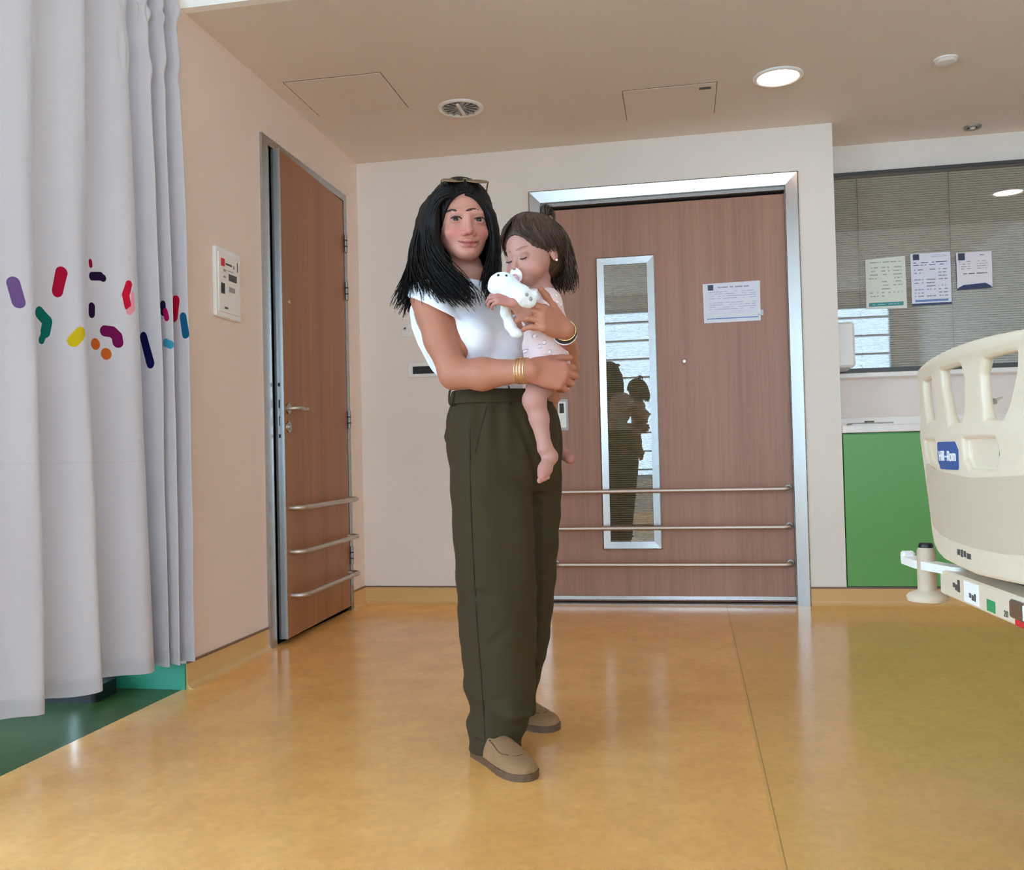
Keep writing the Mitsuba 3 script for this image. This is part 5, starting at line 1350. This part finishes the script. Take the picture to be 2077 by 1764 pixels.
hand(B_, WB, (-0.93, -0.22, 0.26), (-0.05, -0.80, 0.60), (0, 0.3, 1), [(34, 46, 34), (38, 46, 34), (40, 46, 34), (42, 44, 34)], 0.50, 0.10, (0.6, 0.7, -0.25), 0.014)
# legs
KB, AB = np.array([0.061, -0.222, 0.995]), np.array([0.086, -0.232, 0.866])
B_.chain([np.array([0.098, -0.140, 1.085]), np.array([0.078, -0.180, 1.035]), KB], [0.044, 0.0345, 0.0275], 0.016)
B_.ell(KB + [0.0, -0.005, -0.004], (0.0265, 0.026, 0.028), 0.014)
B_.chain([KB, KB * 0.62 + AB * 0.38 + [0.002, 0.002, 0], AB], [0.0270, 0.0240, 0.0175], 0.016)
B_.chain([AB, np.array([0.100, -0.226, 0.845])], [0.0188, 0.0185], 0.012)
B_.chain([np.array([0.098, -0.227, 0.842]), np.array([0.084, -0.250, 0.812]), np.array([0.078, -0.264, 0.798])], [0.0180, 0.0165, 0.0150], 0.014)
for i, (r_, o_) in enumerate(((0.0066, -0.0085), (0.0054, -0.0010), (0.0050, 0.0050), (0.0046, 0.0105), (0.0044, 0.0150))):
    B_.ell(np.array([0.0765 + o_, -0.270 - 0.003 * (1 - i / 4) + 0.004 * (i / 4), 0.7865 - 0.003 * (1 - i / 4) + i * 0.0012]), (r_, r_, r_ * 1.25), 0.003)
KB2, AB2 = np.array([0.104, 0.095, 1.000]), np.array([0.130, 0.112, 0.880])
B_.chain([np.array([0.112, -0.090, 1.085]), np.array([0.112, 0.02, 1.04]), KB2], [0.046, 0.040, 0.031], 0.016)
B_.chain([KB2, AB2], [0.031, 0.019], 0.016)
B_.chain([AB2, np.array([0.146, 0.105, 0.856]), np.array([0.166, 0.080, 0.838])], [0.019, 0.018, 0.015], 0.012)
B_.ell((0.172, 0.072, 0.833), (0.012, 0.009, 0.013), 0.008)
def head_child(c):
    E = lambda p, r, k, how='add': c.ell(bp_(*p), np.array(r), k, BR, how)
    E((0, 0.012, 0.026), (0.0655, 0.077, 0.068), 0)
    E((0, -0.022, -0.024), (0.0545, 0.050, 0.046), 0.026)
    E((0, -0.050, -0.056), (0.020, 0.020, 0.016), 0.024)
    for s in (-1, 1):
        E((0.034 * s, -0.042, -0.036), (0.0235, 0.023, 0.022), 0.016)
        E((0.0245 * s, -0.0745, 0.002), (0.012, 0.007, 0.006), 0.010, 'cut')
        E((0.0245 * s, -0.0595, 0.000), (0.0125, 0.0115, 0.0105), 0.005)
        E((0.0665 * s, 0.008, -0.012), (0.007, 0.013, 0.020), 0.006)
        E((0.0075 * s, -0.0730, -0.0265), (0.0052, 0.0060, 0.0045), 0.005)
    c.bone(bp_(0, -0.066, 0.002), bp_(0, -0.0815, -0.0215), 0.0050, 0.0074, 0.008)
    E((0, -0.068, -0.042), (0.013, 0.008, 0.007), 0.008)
head_child(B_)
child = B_.mesh(2)
def paint_child(v):
    q = (v - BC) @ BR
    col = np.tile(np.array(srgb(176, 128, 115)), (len(v), 1)) * (0.96 + 0.08 * meshkit.fbm(v * 26, 3, 8)[:, None])
    def blend(c, w):
        nonlocal col
        w = np.clip(w, 0, 1)[:, None]
        col = col * (1 - w) + np.array(srgb(*c)) * w
    g = lambda p, r: np.exp(-(((q - p) / r) ** 2).sum(1))
    for s in (-1, 1):
        blend((172, 104, 94), 0.6 * g((0.038 * s, -0.055, -0.034), (0.02, 0.03, 0.015)))
        blend((138, 92, 86), 0.55 * g((0.0245 * s, -0.068, 0.004), (0.013, 0.02, 0.007)))
    blend((186, 96, 98), 0.85 * g((0, -0.074, -0.043), (0.013, 0.012, 0.006)))
    for p_, r_ in ((WB + [-0.03, 0, 0.01], 0.035), (np.array([0.078, -0.29, 0.79]), 0.03), (np.array([0.17, 0.07, 0.83]), 0.04), (KB, 0.025)):
        blend((172, 100, 94), 0.6 * np.exp(-(np.linalg.norm(v - p_, axis=1) / r_) ** 2))
    return col
CK = thing('person', 'small child in a pale pink romper with a topknot, carried on the arm', 'person')
obj('body', fig(child), 'm_skin', CK, smooth=True, color=paint_child(np.array(child.vertices)))
for s in (-1, 1):
    lash = np.array([bp_(0.0245 * s + 0.0112 * math.cos(t), -0.0715 + 0.0055 * math.cos(t) ** 2, -0.0030 - 0.0030 * math.sin(t)) for t in np.linspace(0.1, math.pi - 0.1, 13)])
    obj('eyelashes', fig(tube(lash, [0.0006] + [0.0016] * 11 + [0.0006], 6)), 'm_lash', CK, smooth=True)
    br = [bp_(s * (0.011 + 0.028 * t), -0.0712 + 0.017 * t * t, 0.0185 + 0.006 * math.sin(t * 2.4)) for t in np.linspace(0, 1, 10)]
    obj('eyebrow', fig(tube(br, [0.0008, 0.0012, 0.0014, 0.0014, 0.0014, 0.0013, 0.0012, 0.001, 0.0008, 0.0005], 6)), 'm_brow_baby', CK, smooth=True)
obj('ear_stud', fig(trimesh.creation.icosphere(2, 0.0032), np.array([[1, 0, 0, 0], [0, 1, 0, 0], [0, 0, 1, 0], [0, 0, 0, 1.0]]) @ trimesh.transformations.translation_matrix(bp_(0.0745, 0.003, -0.030))), 'm_pearl', CK, smooth=True)
# romper
Q_ = Clay(np.arange(0.0, 0.205, 0.0025), np.arange(-0.320, -0.03, 0.0025), np.arange(1.03, 1.33, 0.0025))
Q_.stack([(z, x, y, a + 0.007, b + 0.007, t_) for z, x, y, a, b, t_ in BT])
Q_.chain([np.array([0.094, -0.185, 1.255]), SB, SB * 0.22 + EB * 0.78], [0.036, 0.035, 0.032], 0.014)
Q_.chain([np.array([0.08, -0.175, 1.255]), np.array([0.05, -0.150, 1.23])], [0.034, 0.030], 0.014)
Q_.chain([np.array([0.098, -0.140, 1.09]), np.array([0.083, -0.172, 1.050])], [0.054, 0.052], 0.016)
Q_.chain([np.array([0.112, -0.090, 1.09]), np.array([0.122, -0.03, 1.06])], [0.052, 0.048], 0.016)
Q_.put(lambda X, Y, Z: Z - 1.292 + 0 * X + 0 * Y, (0, -0.33, 1.02), (0.21, 0, 1.34), 0.004, 'keep')
Q_.put(lambda X, Y, Z: (meshkit.noise(np.stack(np.broadcast_arrays(X * 26, Y * 26, Z * 34), -1), 3) - 0.5) * 0.009, (0, -0.33, 1.02), (0.21, 0, 1.34), 0, 'push')
rk = obj('romper', fig(Q_.mesh(2)), 'm_romper', CK, smooth=True)
a_, b_, d_ = frame_of(EB - SB)
cc = SB * 0.22 + EB * 0.78
obj('cuff', fig(tube([cc + 0.0335 * (a_ * math.cos(t) + b_ * math.sin(t)) for t in np.linspace(0, 6.2832, 25)], 0.003, 8, caps=False)), 'm_pearl', rk, smooth=True)
obj('neck_binding', fig(tube([np.array([0.0865, -0.200, 1.291]) + [0.030 * math.cos(t), 0.030 * math.sin(t), 0] for t in np.linspace(0, 6.2832, 25)], 0.003, 8, caps=False)), 'm_pearl', rk, smooth=True)
# hair of the child, with a topknot
hb = Clay(*Clay.grid((-0.035, -0.33, 1.30), (0.17, -0.08, 1.50), 0.0025))
hb.ell(bp_(0, 0.018, 0.033), (0.0735, 0.083, 0.0745), 0, BR)
hb.ell(bp_(0, 0.042, -0.010), (0.066, 0.058, 0.066), 0.02, BR)
hb.put(lambda X, Y, Z: 0.0006 * np.sin(np.arctan2(Y + 0.21, X - 0.075) * 40 + 30 * Z), (-0.04, -0.34, 1.29), (0.18, -0.07, 1.51), 0, 'push')
hb.ell(bp_(0, -0.085, -0.036), (0.0600, 0.082, 0.098), 0.010, BR, 'cut')
cap_b = hb.mesh(1)
crown = (0.010, 0.030, 0.104)
def side(s):
    return [[bp_(*crown), bp_(0.004 * s, -0.020, 0.106), bp_(0.012 * s, -0.058, 0.084), bp_(0.024 * s, -0.0690, 0.066), bp_(0.040 * s, -0.062, 0.050)],
            [bp_(*crown), bp_(0.020 * s, -0.015, 0.101), bp_(0.034 * s, -0.050, 0.076), bp_(0.051 * s, -0.050, 0.050), bp_(0.061 * s, -0.038, 0.022)],
            [bp_(*crown), bp_(0.034 * s, -0.005, 0.094), bp_(0.054 * s, -0.030, 0.062), bp_(0.067 * s, -0.025, 0.025), bp_(0.069 * s, -0.014, -0.008)],
            [bp_(*crown), bp_(0.045 * s, 0.012, 0.088), bp_(0.069 * s, 0.010, 0.050), bp_(0.074 * s, 0.018, 0.010), bp_(0.074 * s, 0.030, -0.030)],
            [bp_(*crown), bp_(0.045 * s, 0.040, 0.085), bp_(0.069 * s, 0.050, 0.045), bp_(0.073 * s, 0.060, 0.000), bp_(0.072 * s, 0.068, -0.05)]]
back = []
for s in (1, -1):
    back.append([bp_(0.055 * s, 0.045, 0.070), bp_(0.073 * s, 0.056, 0.030), bp_(0.077 * s, 0.052, -0.020), bp_(0.074 * s, 0.046, -0.065), bp_(0.066 * s, 0.034, -0.105)])
    if s == 1:
        back.append([bp_(0.035, 0.075, 0.070), bp_(0.050, 0.090, 0.020), bp_(0.055, 0.086, -0.030), bp_(0.058, 0.072, -0.075), bp_(0.058, 0.050, -0.120)])
        back.append([bp_(0, 0.085, 0.070), bp_(0, 0.102, 0.020), bp_(0.004, 0.100, -0.030), bp_(0.012, 0.084, -0.075), bp_(0.020, 0.062, -0.115)])
rb = np.random.default_rng(5)
hl = [locks(side(1), 380, 0.0022, 0.05, 0.0018, 0.0022, rb), locks(side(-1), 240, 0.0022, 0.05, 0.0018, 0.0022, rb), locks(back, 420, 0.0030, 0.3, 0.005, 0.009, rb), locks(back, 90, 0.0010, 0.5, 0.006, 0.013, rb, sides=4)]
kn_ = np.array([0.100, -0.196, 1.466])
tail = [[kn_, kn_ + [-0.004, -0.004, 0.022], kn_ + [-0.006, -0.006, 0.042], kn_ + [0.002, -0.008, 0.050]], [kn_, kn_ + [0.002, -0.008, 0.024], kn_ + [0.006, -0.012, 0.046], kn_ + [0.014, -0.012, 0.046]], [kn_, kn_ + [0.006, -0.004, 0.024], kn_ + [0.014, -0.004, 0.040], kn_ + [0.022, -0.006, 0.026]],
        [kn_, kn_ + [0.006, 0.004, 0.022], kn_ + [0.016, 0.004, 0.032], kn_ + [0.024, 0.002, 0.004]]]
hl.append(locks(tail, 110, 0.0032, 0.3, 0.003, 0.003, rb, 18))
obj('hair', fig(cat(cap_b, *hl)), 'm_hair_baby', CK, smooth=True)
obj('hair_tie', fig(lathe([(0.009, -0.006), (0.0135, -0.005), (0.0155, 0.0), (0.0135, 0.005), (0.009, 0.006), (0.009, -0.006)], 20, tuple(kn_ + [-0.001, -0.002, 0.012]), (0.15, -0.1, 1))), 'm_pearl', CK, smooth=True)
# pacifier
t = thing('pacifier', 'white and pink pacifier in the mouth of the small child', 'pacifier')
pc, pn = bp_(0, -0.0795, -0.042), BR @ unit([0, -1, -0.1])
obj('shield', fig(lathe([(0, -0.002), (0.012, -0.002), (0.019, 0.001), (0.0195, 0.003), (0.012, 0.002), (0.0, 0.002)], 28, tuple(pc), pn)), 'm_plastic_white', t, smooth=40)
a_, b_, d_ = frame_of(pn)
obj('button', fig(lathe([(0.008, 0.001), (0.009, 0.006), (0.006, 0.0085), (0, 0.009)], 20, tuple(pc), pn)), 'm_pearl', t, smooth=40)
princ('m_pink', srgb(206, 150, 170), 0.4)
obj('ring', fig(tube([pc + pn * 0.009 + BR @ np.array([0.0135 * math.cos(u_), -0.004 * (1 - math.sin(u_)), -0.010 + 0.0135 * math.sin(u_)]) for u_ in np.linspace(0, 6.2832, 29)], 0.0019, 8, caps=False)), 'm_pink', t, smooth=True)
# plush toy
t = thing('plush_toy', 'white plush animal held by the small child', 'plush toy')
K_ = Clay(np.arange(-0.070, 0.085, 0.002), np.arange(-0.365, -0.240, 0.002), np.arange(1.150, 1.345, 0.002))
K_.ell((-0.016, -0.318, 1.294), (0.035, 0.026, 0.031), 0)
K_.ell((-0.034, -0.328, 1.284), (0.016, 0.014, 0.014), 0.012)
K_.chain([np.array([-0.006, -0.316, 1.290]), np.array([0.032, -0.316, 1.262]), np.array([0.052, -0.312, 1.252])], [0.027, 0.0265, 0.020], 0.016)
K_.chain([np.array([0.045, -0.314, 1.262]), np.array([0.066, -0.318, 1.266])], [0.011, 0.010], 0.008)
K_.chain([np.array([-0.008, -0.300, 1.262]), np.array([-0.008, -0.272, 1.228]), np.array([0.004, -0.262, 1.196]), np.array([0.012, -0.262, 1.180])], [0.012, 0.0125, 0.013, 0.013], 0.01)
K_.ell((0.020, -0.264, 1.174), (0.015, 0.012, 0.012), 0.008)
K_.put(lambda X, Y, Z: (meshkit.noise(np.stack(np.broadcast_arrays(X * 110, Y * 110, Z * 110), -1), 3) - 0.5) * 0.0022, (-0.08, -0.37, 1.14), (0.09, -0.25, 1.35), 0, 'push')
TM = trimesh.transformations.translation_matrix([-0.001, 0.016, -0.006])
obj('body', fig(K_.mesh(1), TM), 'm_plush', t, smooth=True)
for u_, z_ in ((-0.024, 1.313), (-0.004, 1.311)):
    v_ = surface(K_, u_, z_)
    obj('eye', fig(trimesh.creation.icosphere(2, 0.0034), TM @ trimesh.transformations.translation_matrix([u_, (v_ if v_ else -0.335) - 0.0005, z_])), 'm_black', t, smooth=True)
for u_, z_ in ((0.046, 1.262), (0.056, 1.252)):
    v_ = surface(K_, u_, z_)
    if v_:
        obj('grey_patch', fig(trimesh.creation.icosphere(2, 0.0055), TM @ trimesh.transformations.translation_matrix([u_, v_ + 0.002, z_])), 'm_plastic_grey', t, smooth=True)
